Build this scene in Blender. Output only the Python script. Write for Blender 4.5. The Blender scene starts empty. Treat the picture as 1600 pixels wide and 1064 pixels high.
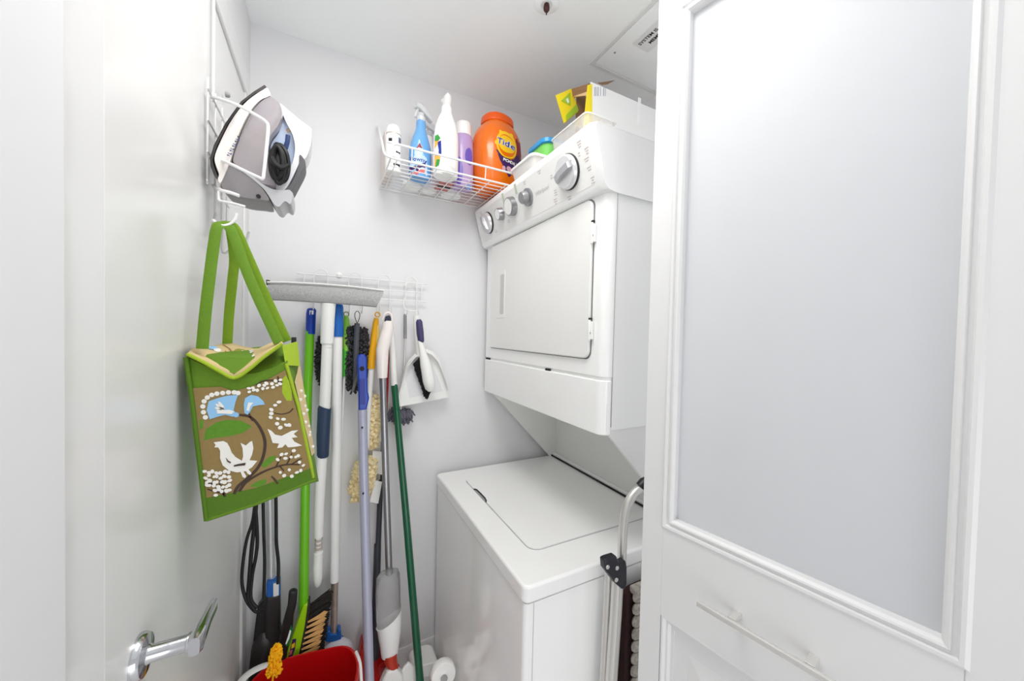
import bpy, bmesh, math, random
from mathutils import Vector as V, Matrix

random.seed(7)
# ------------------------------------------------------------------ camera, world, lights, exposure
EYE = V((0, 0, 1.365))
CR, CU, CF = V((.88688, -.4614, .02338)), V((-.01075, .02998, .99949)), V((.46187, .88669, -.02163))
FPX = 563.575
sc = bpy.context.scene
COL = sc.collection
cam = bpy.data.cameras.new('camera')
cam.sensor_width = 36
cam.lens = FPX * 36 / 1600
cam.clip_start = .01
co = bpy.data.objects.new('camera', cam)
COL.objects.link(co)
m = Matrix((CR, CU, -CF)).transposed().to_4x4()
m.translation = EYE
co.matrix_world = m
sc.camera = co

w = bpy.data.worlds.new('world')
sc.world = w
w.use_nodes = True
w.node_tree.nodes['Background'].inputs[0].default_value = (.97, .98, 1, 1)
w.node_tree.nodes['Background'].inputs[1].default_value = .62


def area(name, loc, target, size, power, color=(1, .98, .95), size_y=None):
    l = bpy.data.lights.new(name, 'AREA')
    l.energy = power
    l.size = size
    if size_y:
        l.shape = 'RECTANGLE'
        l.size_y = size_y
    l.color = color
    o = bpy.data.objects.new(name, l)
    COL.objects.link(o)
    o.location = loc
    o.rotation_euler = (V(target) - V(loc)).to_track_quat('-Z', 'Y').to_euler()
    return o


area('hall_fill_light', (.30, -1.62, .62), (.25, 0, .72), 1.3, 13, (1, 1, 1), 1.15)  # added fill from the unseen hall side, lifts the lower closet and ceiling
gl = bpy.data.lights.new('ceiling_fill_point', 'POINT')  # added unseen point fill that brightens the ceiling, no fixture behind it
gl.energy = 1.2
gl.shadow_soft_size = .12
gl.color = (1, .985, .96)
go = bpy.data.objects.new('ceiling_fill_point', gl)
COL.objects.link(go)
go.location = (.22, .22, 2.08)
area('closet_ceiling_lamp', (.17, .56, 2.285), (.19, .60, 0), .45, 7.6)
sc.view_settings.view_transform = 'Standard'
sc.view_settings.look = 'None'
sc.view_settings.gamma = 1
sc.view_settings.use_curve_mapping = False
sc.view_settings.exposure = -.02
try:
    sc.cycles.max_bounces = 14
    sc.cycles.diffuse_bounces = 8
    sc.cycles.transmission_bounces = 12
    sc.cycles.transparent_max_bounces = 12
except Exception:
    pass


# ------------------------------------------------------------------ helpers
def at(px, py, x=None, y=None, z=None):
    """world point where the sight line of a photo pixel meets the plane x=, y= or z= (metres)"""
    d = CF * FPX + CR * (px - 800) - CU * (py - 532)
    if x is not None: t = x / d.x
    elif y is not None: t = y / d.y
    else: t = (z - EYE.z) / d.z
    return EYE + d * t


def pxr(p, wpx):
    """half of a width of wpx photo pixels at point p, in metres"""
    return wpx / 2 * ((V(p) - EYE) @ CF) / FPX


def lin(c):
    c = c / 255
    return c / 12.92 if c <= .04045 else ((c + .055) / 1.055) ** 2.4


MATS = {}


def mat(name, rgb, rough=.5, metal=0, noise=0, scale=60, bump=0, trans=0, rgb2=None, ior=1.45, coat=0, alpha=1, aniso=None):
    if name in MATS: return MATS[name]
    mt = bpy.data.materials.new(name)
    mt.use_nodes = True
    nt = mt.node_tree
    b = nt.nodes['Principled BSDF']
    c = tuple(lin(v) for v in rgb) + (1,)
    b.inputs['Base Color'].default_value = c
    b.inputs['Roughness'].default_value = rough
    b.inputs['Metallic'].default_value = metal
    b.inputs['Transmission Weight'].default_value = trans
    b.inputs['IOR'].default_value = ior
    b.inputs['Coat Weight'].default_value = coat
    if alpha < 1: b.inputs['Alpha'].default_value = alpha
    tc = nt.nodes.new('ShaderNodeTexCoord')
    nz = nt.nodes.new('ShaderNodeTexNoise')
    nz.inputs['Scale'].default_value = scale
    nz.inputs['Detail'].default_value = 4
    src = tc.outputs['Object']
    if aniso:
        mp = nt.nodes.new('ShaderNodeMapping')
        mp.inputs['Scale'].default_value = aniso
        nt.links.new(src, mp.inputs[0])
        src = mp.outputs[0]
    nt.links.new(src, nz.inputs['Vector'])
    mx = nt.nodes.new('ShaderNodeMix')
    mx.data_type = 'RGBA'
    c2 = tuple(lin(v) for v in rgb2) + (1,) if rgb2 else tuple(max(0, v * (1 - noise)) for v in c[:3]) + (1,)
    mx.inputs['A'].default_value = c
    mx.inputs['B'].default_value = c2
    nt.links.new(nz.outputs['Fac'], mx.inputs['Factor'])
    nt.links.new(mx.outputs['Result'], b.inputs['Base Color'])
    if bump:
        bp = nt.nodes.new('ShaderNodeBump')
        bp.inputs['Strength'].default_value = bump
        bp.inputs['Distance'].default_value = .002
        nt.links.new(nz.outputs['Fac'], bp.inputs['Height'])
        nt.links.new(bp.outputs['Normal'], b.inputs['Normal'])
    MATS[name] = mt
    return mt


wall_m = mat('wall_paint', (230, 230, 232), .6, noise=.02, scale=30, bump=.05)
ceil_m = mat('ceiling_paint', (247, 250, 250), .8, noise=.02, scale=40, bump=.05)
trim_m = mat('trim_gloss_paint', (228, 228, 228), .28, noise=.01, scale=20)
door_m = mat('door_satin_paint', (230, 230, 229), .22, noise=.015, scale=12)
leaf_m = mat('leaf_satin_paint', (228, 228, 228), .35, noise=.01, scale=20)
floor_m = mat('floor_tile', (236, 236, 235), .35, noise=.05, scale=8)
enam = mat('white_enamel', (246, 246, 245), .16, noise=.01, scale=15, coat=.3)
enam2 = mat('white_plastic_panel', (234, 234, 232), .35, noise=.015, scale=20)
gap_m = mat('dark_gap_rubber', (45, 45, 47), .7, noise=.2)
seam_m = mat('grey_seam', (165, 165, 165), .6, noise=.1)
chrome = mat('chrome', (215, 216, 220), .12, 1, noise=.05)
steel = mat('brushed_steel', (170, 170, 174), .32, 1, noise=.15, scale=200)
alu = mat('brushed_aluminium', (222, 220, 216), .3, .75, noise=.08, scale=200)
wire_m = mat('white_coated_wire', (236, 236, 236), .35, noise=.03)
black = mat('black_plastic', (28, 28, 30), .4, noise=.3, scale=90)
black2 = mat('charcoal_plastic', (48, 47, 48), .45, noise=.25, scale=60)
whitep = mat('white_plastic', (240, 240, 238), .3, noise=.02)
print_grey = mat('grey_print', (200, 188, 188), .5, noise=.1)


class MB:
    def __init__(s): s.v, s.f = [], []

    def add(s, vs, fs):
        o = len(s.v)
        s.v += [V(v) for v in vs]
        s.f += [tuple(i + o for i in f) for f in fs]
        return s

    def box(s, lo, hi):
        x0, y0, z0 = lo
        x1, y1, z1 = hi
        return s.add([(x0, y0, z0), (x1, y0, z0), (x1, y1, z0), (x0, y1, z0), (x0, y0, z1), (x1, y0, z1), (x1, y1, z1), (x0, y1, z1)],
                     [(3, 2, 1, 0), (4, 5, 6, 7), (0, 1, 5, 4), (1, 2, 6, 5), (2, 3, 7, 6), (3, 0, 4, 7)])

    def hexa(s, p):
        return s.add(p, [(3, 2, 1, 0), (4, 5, 6, 7), (0, 1, 5, 4), (1, 2, 6, 5), (2, 3, 7, 6), (3, 0, 4, 7)])

    def prism(s, pts, off):
        n = len(pts)
        off = V(off)
        pts = [V(p) for p in pts]
        return s.add(pts + [p + off for p in pts], [tuple(range(n - 1, -1, -1)), tuple(range(n, 2 * n))] +
                     [(i, (i + 1) % n, n + (i + 1) % n, n + i) for i in range(n)])

    def loft(s, rings, caps=(True, True), close=False):
        n = len(rings[0])
        vs = [p for r in rings for p in r]
        fs = []
        k = len(rings)
        for j in range(k if close else k - 1):
            a, b = j * n, ((j + 1) % k) * n
            for i in range(n):
                i2 = (i + 1) % n
                fs.append((a + i, a + i2, b + i2, b + i))
        if not close:
            if caps[0]: fs.append(tuple(range(n - 1, -1, -1)))
            if caps[1]: fs.append(tuple(range((k - 1) * n, k * n)))
        return s.add(vs, fs)

    def sheet(s, rows):
        n = len(rows[0])
        vs = [p for r in rows for p in r]
        return s.add(vs, [(j * n + i, j * n + i + 1, (j + 1) * n + i + 1, (j + 1) * n + i) for j in range(len(rows) - 1) for i in range(n - 1)])

    def tube(s, path, r, n=10, closed=False, flat=None):
        path = [V(p) for p in path]
        k = len(path)
        rs = r if isinstance(r, (list, tuple)) else [r] * k
        rings = []
        up = None
        for i in range(k):
            if closed: t = path[(i + 1) % k] - path[i - 1]
            else: t = path[min(i + 1, k - 1)] - path[max(i - 1, 0)]
            t.normalize()
            if up is None:
                a = V(flat) if flat else (V((0, 0, 1)) if abs(t.z) < .9 else V((1, 0, 0)))
                up = a - t * a.dot(t)
            else: up = up - t * up.dot(t)
            up.normalize()
            sd = t.cross(up)
            rr = rs[i]
            ra, rb = rr if isinstance(rr, (list, tuple)) else (rr, rr)
            rings.append([path[i] + up * (math.sin(2 * math.pi * j / n) * ra) + sd * (math.cos(2 * math.pi * j / n) * rb) for j in range(n)])
        return s.loft(rings, close=closed)

    def ball(s, c, r, n=8, k=6):
        c = V(c)
        rx, ry, rz = r if isinstance(r, (list, tuple)) else (r, r, r)
        rings = []
        for j in range(1, k):
            a = math.pi * j / k
            rings.append([c + V((rx * math.sin(a) * math.cos(2 * math.pi * i / n), ry * math.sin(a) * math.sin(2 * math.pi * i / n), -rz * math.cos(a))) for i in range(n)])
        return s.loft(rings)

    def lathe(s, prof, c, axis=(0, 0, 1), n=24):
        """prof: list of (radius, distance along the axis)"""
        ax = V(axis).normalized()
        a = V((0, 0, 1)) if abs(ax.z) < .9 else V((1, 0, 0))
        u = (a - ax * a.dot(ax)).normalized()
        w_ = ax.cross(u)
        c = V(c)
        return s.loft([[c + ax * h + (u * math.cos(2 * math.pi * i / n) + w_ * math.sin(2 * math.pi * i / n)) * max(r, 1e-5) for i in range(n)] for r, h in prof])

    def build(s, name, material, parent=None, bevel=0, seg=2, smooth=True, sharp=40):
        me = bpy.data.meshes.new(name)
        L = BASE.get(parent.name, V((0, 0, 0))) if parent else V((0, 0, 0))
        me.from_pydata([tuple(v - L) for v in s.v], [], s.f)
        me.update()
        bm = bmesh.new()
        bm.from_mesh(me)
        bmesh.ops.recalc_face_normals(bm, faces=bm.faces)
        bm.to_mesh(me)
        bm.free()
        if smooth:
            me.polygons.foreach_set('use_smooth', [True] * len(me.polygons))
            me.set_sharp_from_angle(angle=math.radians(sharp))
        me.materials.append(material)
        o = bpy.data.objects.new(name, me)
        COL.objects.link(o)
        if parent:
            o.parent = parent
            BASE[o.name] = L
        if bevel:
            b = o.modifiers.new('bevel', 'BEVEL')
            b.width = bevel
            b.segments = seg
            b.limit_method = 'ANGLE'
            b.angle_limit = math.radians(35)
        return o


BASE = {}


def tag(o, label, cat, group=None):
    o['label'] = label
    o['category'] = cat
    if group: o['group'] = group
    return o


def thing(name, label, cat, loc, group=None):
    o = bpy.data.objects.new(name, None)
    o.empty_display_size = .05
    COL.objects.link(o)
    o.location = loc
    BASE[o.name] = V(loc)
    return tag(o, label, cat, group)


def struct(o, label=None, cat=None):
    o['kind'] = 'structure'
    if label: tag(o, label, cat)
    return o


def stuff(o):
    o['kind'] = 'stuff'
    return o


def cr(pts, n=6, closed=False):
    """smooth (Catmull-Rom) path through points"""
    pts = [V(p) for p in pts]
    k = len(pts)
    out = []
    for i in range(k if closed else k - 1):
        p0 = pts[(i - 1) % k] if closed or i else pts[0]
        p1, p2 = pts[i], pts[(i + 1) % k]
        p3 = pts[(i + 2) % k] if closed or i + 2 < k else pts[-1]
        for j in range(n):
            t = j / n
            out.append(.5 * ((2 * p1) + (p2 - p0) * t + (2 * p0 - 5 * p1 + 4 * p2 - p3) * t * t + (3 * p1 - p0 - 3 * p2 + p3) * t ** 3))
    if not closed: out.append(pts[-1])
    return out


def rrect(u0, u1, v0, v1, r, n=5, rs=None):
    """rounded rectangle outline in 2D, counter-clockwise; rs = four radii (u0v0, u1v0, u1v1, u0v1)"""
    rs = rs or (r, r, r, r)
    out = []
    for (cu, cv, a0), r in zip(((u0, v0, 180), (u1, v0, 270), (u1, v1, 0), (u0, v1, 90)), rs):
        ccu = cu + r if cu == u0 else cu - r
        ccv = cv + r if cv == v0 else cv - r
        if r < 1e-6:
            out.append((cu, cv))
            continue
        for j in range(n + 1):
            a = math.radians(a0 + 90 * j / n)
            out.append((ccu + r * math.cos(a), ccv + r * math.sin(a)))
    return out


def flat_poly(pts3, off, thick=.0006):
    """thin printed patch from a 3D outline, raised along off"""
    off = V(off).normalized()
    return [V(p) + off * thick for p in pts3]


def text(string, size, fn, name, material, parent, extrude=0, bold=0, shear=0, align='CENTER'):
    cu = bpy.data.curves.new('t', 'FONT')
    cu.body = string
    cu.size = size
    cu.align_x = align
    cu.align_y = 'CENTER'
    cu.offset = bold
    cu.shear = shear
    cu.resolution_u = 3
    o = bpy.data.objects.new('t', cu)
    COL.objects.link(o)
    dg = bpy.context.evaluated_depsgraph_get()
    me = bpy.data.meshes.new_from_object(o.evaluated_get(dg))
    mb = MB()
    mb.add([fn(v.co.x, v.co.y) for v in me.vertices], [tuple(p.vertices) for p in me.polygons])
    bpy.data.objects.remove(o)
    bpy.data.curves.remove(cu)
    bpy.data.meshes.remove(me)
    return mb.build(name, material, parent, smooth=False)


def chenille(path, rad, n, ln, thick, seed=1, droop=.3):
    """shaggy noodles round a path"""
    rnd = random.Random(seed)
    path = [V(p) for p in path]
    mb = MB()
    for _ in range(n):
        t = rnd.random() * (len(path) - 1)
        i = min(int(t), len(path) - 2)
        c = path[i].lerp(path[i + 1], t - i)
        r = rad(t / (len(path) - 1)) if callable(rad) else rad
        d = V((rnd.gauss(0, 1), rnd.gauss(0, 1) * .8, rnd.gauss(0, .55))).normalized()
        a = c + d * r * .3
        b = c + d * r * .8 + V((0, 0, -droop * ln * .4))
        e = c + d * r + V((rnd.uniform(-.3, .3), rnd.uniform(-.3, .3), -droop - rnd.random() * .4)) * ln
        mb.tube([a, b, e], [thick * .7, thick, thick * .75], n=5)
    return mb


# ------------------------------------------------------------------ setting
H = 2.30
BACK = 1.382
LEFT = -.211
struct(MB().box((-.4, -1.7, -.05), (1.35, 1.5, 0)).build('floor', floor_m), 'pale tiled floor of the laundry closet', 'floor')
struct(MB().box((-.4, -1.7, H), (1.35, 1.5, H + .06)).build('ceiling', ceil_m), 'flat white painted ceiling over the closet', 'ceiling')
struct(MB().box((-.4, BACK, 0), (1.35, BACK + .1, H)).build('wall_back', wall_m), 'white painted back wall behind the hanging brooms', 'wall')
struct(MB().box((1.13, -.13, 0), (1.25, BACK, H)).build('wall_right', wall_m), 'white right wall behind the stacked machines', 'wall')
b = MB()
b.box((LEFT - .12, -1.7, 0), (LEFT, .482, H)).box((LEFT - .12, 1.289, 0), (LEFT, BACK, H)).box((LEFT - .12, .482, 2.038), (LEFT, 1.289, H))
struct(b.build('wall_left', wall_m), 'white left wall around the closed white door', 'wall')
# baseboards
def baseboard(name, a, bb, nrm, label):
    a, bb, nrm = V(a), V(bb), V(nrm)
    sec = [(0, 0), (.014, 0), (.014, .118), (.011, .128), (.011, .138), (.006, .152), (0, .152)]
    mb = MB().prism([a + nrm * u + V((0, 0, v)) for u, v in sec], bb - a)
    struct(mb.build(name, trim_m), label, 'baseboard')
baseboard('baseboard_back', (LEFT, BACK, 0), (1.13, BACK, 0), (0, -1, 0), 'tall white baseboard along the back wall')
baseboard('baseboard_left', (LEFT, 1.352, 0), (LEFT, BACK, 0), (1, 0, 0), 'short piece of white baseboard in the left corner')
# left door with casing
t = MB()
def casing(mb, y0, y1, z0, z1):
    mb.box((LEFT - .1, y0, z0), (LEFT + (.002 if y1 < .6 else .006), y1, z1))
t1 = MB().prism([(LEFT - .1, .4821, 0), (LEFT - .0003, .4821, 0), (LEFT - .0022, .488, 0), (LEFT - .004, .496, 0), (LEFT - .0038, .512, 0), (LEFT - .0018, .530, 0), (LEFT - .0002, .5485, 0), (LEFT - .1, .5485, 0)], (0, 0, 2.036))
struct(t1.build('trim_1', trim_m), 'white casing strip beside the lever handle of the left door', 'trim')
t2 = MB(); casing(t2, 1.287, 1.348, 0, 2.036)
struct(t2.build('trim_2', trim_m, bevel=.004), 'white door casing strip in the far left corner', 'trim')
t3 = MB(); casing(t3, .480, 1.348, 2.036, 2.105)
struct(t3.build('trim_3', trim_m, bevel=.004), 'white casing over the top of the left door', 'trim')
d1 = MB().box((LEFT - .045, .5495, .008), (LEFT, 1.284, 2.033)).build('door_1', door_m, bevel=.001)
BASE['door_1'] = V((0, 0, 0))
struct(d1, 'flat white painted door on the left with chrome lever handle', 'door')
hz = .932
hc = V((LEFT, .628, hz))
lv = MB()
lv.lathe([(.0, 0), (.028, 0), (.028, .004), (.025, .009), (.012, .011), (.0105, .014), (.0105, .050), (.0125, .051), (.0125, .058), (.0, .058)], hc, (1, 0, 0), 28)
hnd = lv.build('handle_rose', chrome, d1)
lv = MB()
p0 = hc + V((.058, 0, 0))
rings = []
for yy, zz, hw, hh in ((-.013, 0, .006, .012), (-.006, 0, .0085, .0135), (.015, .0, .008, .0125), (.04, -.001, .006, .011), (.065, -.003, .005, .0105), (.078, -.004, .004, .010)):
    c = p0 + V((.002 + .1 * max(0, yy) ** 2 * 4, yy, zz))
    rings.append([c + V((u, 0, v_)) for u, v_ in rrect(-hw, hw, -hh, hh, min(hw, hh) * .7, 3)])
lv.loft(rings)
lv.build('lever', chrome, hnd)
# two hinges on the far edge stay hidden; right-hand closet leaf with frosted glass
ang = math.radians(10.007)
LO = V((.5843, .5224, 0))
LT, LN = V((math.sin(ang), -math.cos(ang), 0)), V((-math.cos(ang), -math.sin(ang), 0))   # along the leaf, out of its face to the room
def L(t, z, o=0): return LO + LT * t + LN * o + V((0, 0, z))
TH = .036
leaf = thing('door_2', 'open white closet door on the right with tall frosted glass pane and bar handle', 'door', L(0, 0))
leaf['kind'] = 'structure'
def lbox(t0, t1, z0, z1, o0, o1):
    return [L(t0, z0, o0), L(t1, z0, o0), L(t1, z0, o1), L(t0, z0, o1), L(t0, z1, o0), L(t1, z1, o0), L(t1, z1, o1), L(t0, z1, o1)]
LW, LZ = .462, 2.075
GT0, GT1, GZ0, GZ1 = .063, .3945, 1.012, 1.972
PT0, PT1, PZ0, PZ1 = .049, .410, .13, .818
for t0, t1 in ((0, GT0 - .018), (GT1 + .018, LW)):
    MB().hexa(lbox(t0, t1, .01, LZ, -TH, 0)).build('stile', leaf_m, leaf, bevel=.0015)
for z0, z1 in ((.01, PZ0), (PZ1, GZ0 - .018), (GZ1 + .018, LZ)):
    MB().hexa(lbox(GT0 - .018, GT1 + .018, z0, z1, -TH, 0)).build('rail', leaf_m, leaf)
fro = mat('frosted_glass', (234, 236, 239), .42, trans=.35, noise=.02, scale=25, ior=1.3)
MB().hexa(lbox(GT0 - .012, GT1 + .012, GZ0 - .012, GZ1 + .012, -.024, -.016)).build('glass_pane', fro, leaf)
def frame_mould(t0, t1, z0, z1, prof, name):
    """prof: list of (distance outward from opening, height o) swept round the rectangle with mitres"""
    rings = []
    for (ct, cz, st, sz) in ((t0, z0, -1, -1), (t1, z0, 1, -1), (t1, z1, 1, 1), (t0, z1, -1, 1)):
        rings.append([L(ct + st * d, cz + sz * d, o) for d, o in prof])
    MB().loft(rings, close=True).build(name, leaf_m, leaf, sharp=25)
frame_mould(GT0, GT1, GZ0, GZ1, [(.0, -.018), (.0, -.004), (.003, .0005), (.006, .0015), (.008, -.002), (.012, -.002), (.014, .002), (.018, .003), (.022, .0), (.022, -.018)], 'glass_moulding')
frame_mould(PT0 + .02, PT1 - .02, PZ0 + .02, PZ1 - .02, [(.0, -.02), (.0, -.009), (.006, -.009), (.010, -.004), (.014, -.004), (.018, .001), (.022, .0), (.022, -.02)], 'panel_moulding')
pm = MB().hexa(lbox(PT0 + .015, PT1 - .015, PZ0 + .015, PZ1 - .015, -.022, -.011))
rp = [[L(a, c, -.0115) for a, c in rrect(PT0 + .045, PT1 - .045, PZ0 + .045, PZ1 - .045, .001, 1)],
      [L(a, c, -.003) for a, c in rrect(PT0 + .075, PT1 - .075, PZ0 + .075, PZ1 - .075, .001, 1)]]
pm.loft(rp)
pm.build('lower_panel', leaf_m, leaf)
hb = MB()
hb.loft([[L(t_, .906 + v_, .030 + u_) for u_, v_ in rrect(-.0035, .0035, -.0045, .0045, .001, 2)] for t_ in (.128, .315)])
bh = hb.build('bar_handle', mat('satin_nickel', (232, 230, 226), .25, .7, noise=.05), leaf)
for t_ in (.180, .280):
    MB().loft([[L(t_ + u_, .906 + v_, o_) for u_, v_ in rrect(-.006, .006, -.005, .005, .001, 2)] for o_ in (0, .026)]).build('standoff', MATS['satin_nickel'], bh)

# ceiling: access panel with its sign, sprinkler
ap = thing('ceiling_access_panel', 'square white access panel with black lettering set in the ceiling', 'access panel', (.95, .76, H))
x0, x1, y0, y1 = .812, 1.12, .46, .998
fr = MB()
for lo, hi in (((x0 - .012, y0, H - .004), (x0, y1 + .012, H)), ((x1, y0, H - .004), (x1 + .01, y1 + .012, H)), ((x0, y1, H - .004), (x1, y1 + .012, H)), ((x0, y0 - .012, H - .004), (x1, y0, H))):
    fr.box(lo, hi)
fr.build('panel_frame', trim_m, ap, bevel=.001)
MB().box((x0 + .0025, y0 + .003, H - .0025), (x1 - .003, y1 - .003, H)).build('panel_door', ceil_m, ap, bevel=.0006)
MB().lathe([(.0, 0), (.0035, 0), (.003, .0015), (0, .002)], (.841, .928, H - .0025), (0, 0, -1), 12).build('screw', steel, ap)
sg = MB().box((.862, .52, H - .0034), (.935, .874, H - .0026)).build('sign_plate', mat('sign_white', (232, 232, 232), .4, noise=.02), ap)
ink = mat('black_ink', (40, 40, 42), .6, noise=.2)
text('SYSTEM IS 10', .0165, lambda u, v_: V((.886 - v_, .866 - u, H - .0038)), 'lettering', ink, sg, bold=.0004, align='LEFT')
text('MEMBR', .0165, lambda u, v_: V((.908 - v_, .845 - u, H - .0038)), 'lettering', ink, sg, bold=.0006, align='LEFT')
sp = thing('sprinkler_head', 'small sprinkler with dark red-brown bulb on the ceiling', 'sprinkler', (.548, .896, H))
MB().lathe([(.0, 0), (.036, 0), (.036, .002), (.033, .005), (.016, .007), (.014, .004), (0, .004)], (.548, .888, H), (0, 0, -1), 32).build('escutcheon', ceil_m, sp)
MB().lathe([(.0, 0), (.0075, .002), (.009, .010), (.0085, .017), (.005, .022), (.0018, .024), (.0018, .030), (0, .031)], (.548, .888, H - .003), (0, 0, -1), 16).build('bulb', mat('dark_red_bulb', (70, 26, 16), .3, noise=.3), sp)

# ------------------------------------------------------------------ stacked washer and dryer
M = thing('stacked_washer_dryer', 'white stacked laundry machine, dryer with knobs above a top-loading washer', 'washer dryer', (.75, 1.0, 0))
WX, WYN, WYF, WZ = .39, .662, 1.360, .813
XB = 1.10
# washer cabinet: rounded front vertical edges
MB().prism([(x, y, .02) for x, y in rrect(WX + .004, XB, WYN + .004, WYF - .004, .012, 4, (.012, .0, .0, .012))], (0, 0, WZ - .062)).build('washer_cabinet', enam, M)
MB().prism([(x, y, .0) for x, y in rrect(WX + .03, XB - .02, WYN + .03, WYF - .03, .002, 2)], (0, 0, .03)).build('toe_base', gap_m, M)
MB().prism([(x, y, WZ - .045) for x, y in rrect(WX + .006, XB - .004, WYN + .006, WYF - .006, .012, 4)], (0, 0, .008)).build('washer_seam', seam_m, M)
MB().box((WX + .026, WYN + .0032, .03), (WX + .0268, WYN + .005, WZ - .043)).build('side_seam', seam_m, M)
MB().prism([(x, y, WZ - .040) for x, y in rrect(WX, XB, WYN, WYF, .018, 5)], (0, 0, .040)).build('washer_top', enam, M, bevel=.006, seg=3)
lid_out = rrect(.470, .888, .768, 1.262, .03, 6)
MB().prism([(x, y, WZ - .001) for x, y in rrect(.4685, .8895, .7665, 1.2635, .031, 6)], (0, 0, .0016)).build('lid_seal', seam_m, M)
nt_ = []
for x, y in lid_out: nt_.append((x, y))
# finger notch on the front edge of the lid
nf = [(.470, 1.168), (.476, 1.160), (.479, 1.135), (.479, 1.085), (.476, 1.062), (.470, 1.055)]
idx = max(i for i, (x, y) in enumerate(nt_) if abs(x - .470) < 1e-6 and y > 1.2)
nt_ = nt_[:idx + 1] + nf + nt_[idx + 1:]
lid = MB().prism([(x, y, WZ + .0005) for x, y in nt_], (0, 0, .0035)).build('washer_lid', enam, M)
MB().tube([(.4705, 1.165, WZ + .002), (.4765, 1.155, WZ + .003), (.478, 1.12, WZ + .003), (.4775, 1.08, WZ + .003), (.471, 1.057, WZ + .002)], .0022, 6).build('lid_notch', gap_m, lid)
# stand between the machines
BX = .937
MB().box((BX, WYN + .012, WZ), (BX + .02, WYF - .012, 1.16)).build('stand_back_panel', enam2, M)
MB().box((BX - .016, WYN + .03, WZ), (BX, WYF - .012, WZ + .014)).build('stand_rail', enam, M, bevel=.003)
MB().box((BX - .022, WYN + .025, WZ + .0002), (BX - .015, WYF - .008, WZ + .0055)).build('stand_gap', gap_m, M)
DX, DYN, DYF, DZ0, DZ1 = .587, .652, 1.366, 1.1235, 1.845
for y0, y1 in ((DYN + .002, DYN + .012), (WYF - .012, WYF - .002)):
    MB().prism([(DX + .012, y0, DZ0 + .012), (BX - .03, y0, WZ), (1.08, y0, WZ), (1.08, y0, 1.2), (DX + .012, y0, 1.2)], (0, y1 - y0, 0)).build('stand_side_panel', enam2, M)
# dryer body
MB().prism([(x, y, DZ0 + .012) for x, y in rrect(DX + .004, XB, DYN + .001, DYF, .022, 5, (.026, 0, 0, .008))], (0, 0, 1.70 - DZ0 - .012)).build('dryer_cabinet', enam, M)
MB().prism([(x, y, 1.2596 - .004) for x, y in rrect(DX + .008, XB - .004, DYN + .004, DYF - .003, .02, 5, (.022, 0, 0, .008))], (0, 0, .008)).build('dryer_gap', gap_m, M)
MB().prism([(x, y, DZ0) for x, y in rrect(DX - .002, DX + .026, DYN, DYF, .022, 6, (.025, 0, 0, .01))], (0, 0, 1.2555 - DZ0)).build('dryer_lower_panel', enam, M, bevel=.004)
up = MB().prism([(x, y, 1.2636) for x, y in rrect(DX, DX + .026, DYN, DYF, .022, 6, (.025, 0, 0, .01))], (0, 0, 1.712 - 1.2636)).build('dryer_front', enam, M, bevel=.003)
for y, z in ((1.335, 1.2582), (.895, 1.2582)):
    MB().box((DX - .001, y - .018 if y > 1 else y - .012, z - .003), (DX + .02, y + .018 if y > 1 else y + .012, z + .003)).build('latch_slot', gap_m, M)
MB().box((DX + .025, DYN - .0006, DZ0 + .02), (DX + .0262, DYN + .003, 1.70)).build('side_seam', seam_m, M)
# door of the dryer
dy0, dy1, dz0, dz1 = .703, 1.303, 1.305, 1.700
MB().prism([(DX - .0012, y, z) for y, z in rrect(dy0 - .0025, dy1 + .002, dz0 - .0025, dz1 + .002, .022, 6, (.022, .004, .004, .022))], (.004, 0, 0)).build('door_gasket', mat('grey_gasket', (120, 120, 120), .6, noise=.1), M)
dd = MB().prism([(DX - .008, y, z) for y, z in rrect(dy0, dy1, dz0, dz1, .022, 6, (.022, .004, .004, .022))], (.009, 0, 0)).build('dryer_door', enam2, M, bevel=.003)
MB().prism([(DX - .0095, y, z) for y, z in rrect(1.176, 1.246, 1.418, 1.592, .004, 3)], (.002, 0, 0)).build('handle_surround', enam2, dd, bevel=.0008)
MB().prism([(DX - .0100, y, z) for y, z in rrect(1.182, 1.212, 1.432, 1.578, .006, 4)], (.001, 0, 0)).build('handle_recess', mat('recess_shade_grey', (206, 206, 206), .5, noise=.1), dd)  # flat plate, the shading of the pull slot is put into its grey
for z in (1.613, 1.375):
    h = MB()
    h.tube([(DX - .009, .6995, z - .026), (DX - .009, .6995, z + .026)], .0035, 10)
    h.box((DX - .009, .692, z - .022), (DX - .001, .7, z + .022))
    h.build('door_hinge', whitep, M, bevel=.001)
    for q in (-.005, .03):
        MB().box((DX - .0095, .695, z + q - .004), (DX - .004, .7035, z + q + .001)).build('hinge_pin', gap_m, M)
# control console: a prism along Y, leaning out at the top
sec = [(DX + .01, 1.700), (.572, 1.704), (.563, 1.714), (.5295, 1.838), (.5295, 1.844), (.533, 1.849), (.540, 1.8505), (.60, 1.852), (1.06, 1.853), (1.06, 1.70)]
rings = []
for y, sx, sz in ((DYN - .001, .020, .010), (DYN - .0035, .014, .006), (DYN - .005, .008, .003), (DYN + .012, .0, .0), (DYF - .004, 0, 0), (DYF, .004, .003)):
    r_ = []
    for x, z in sec:
        r_.append((x + (sx if x < .6 else 0), y if y != DYN - .001 else DYN + .001, z - (sz if z > 1.8 else 0)))
    rings.append(r_)
con = MB().loft(rings[1:]).build('control_console', enam, M, bevel=.003, seg=3)
pn, pd_ = V((.563, 0, 1.714)), V((-.0355, 0, .131)).normalized()
pN = V((-pd_.z, 0, pd_.x))          # out of the panel, into the room
def CP(y, s, o=0): return V((pn.x, y, pn.z)) + pd_ * s + pN * o    # s = metres up the panel
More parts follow.
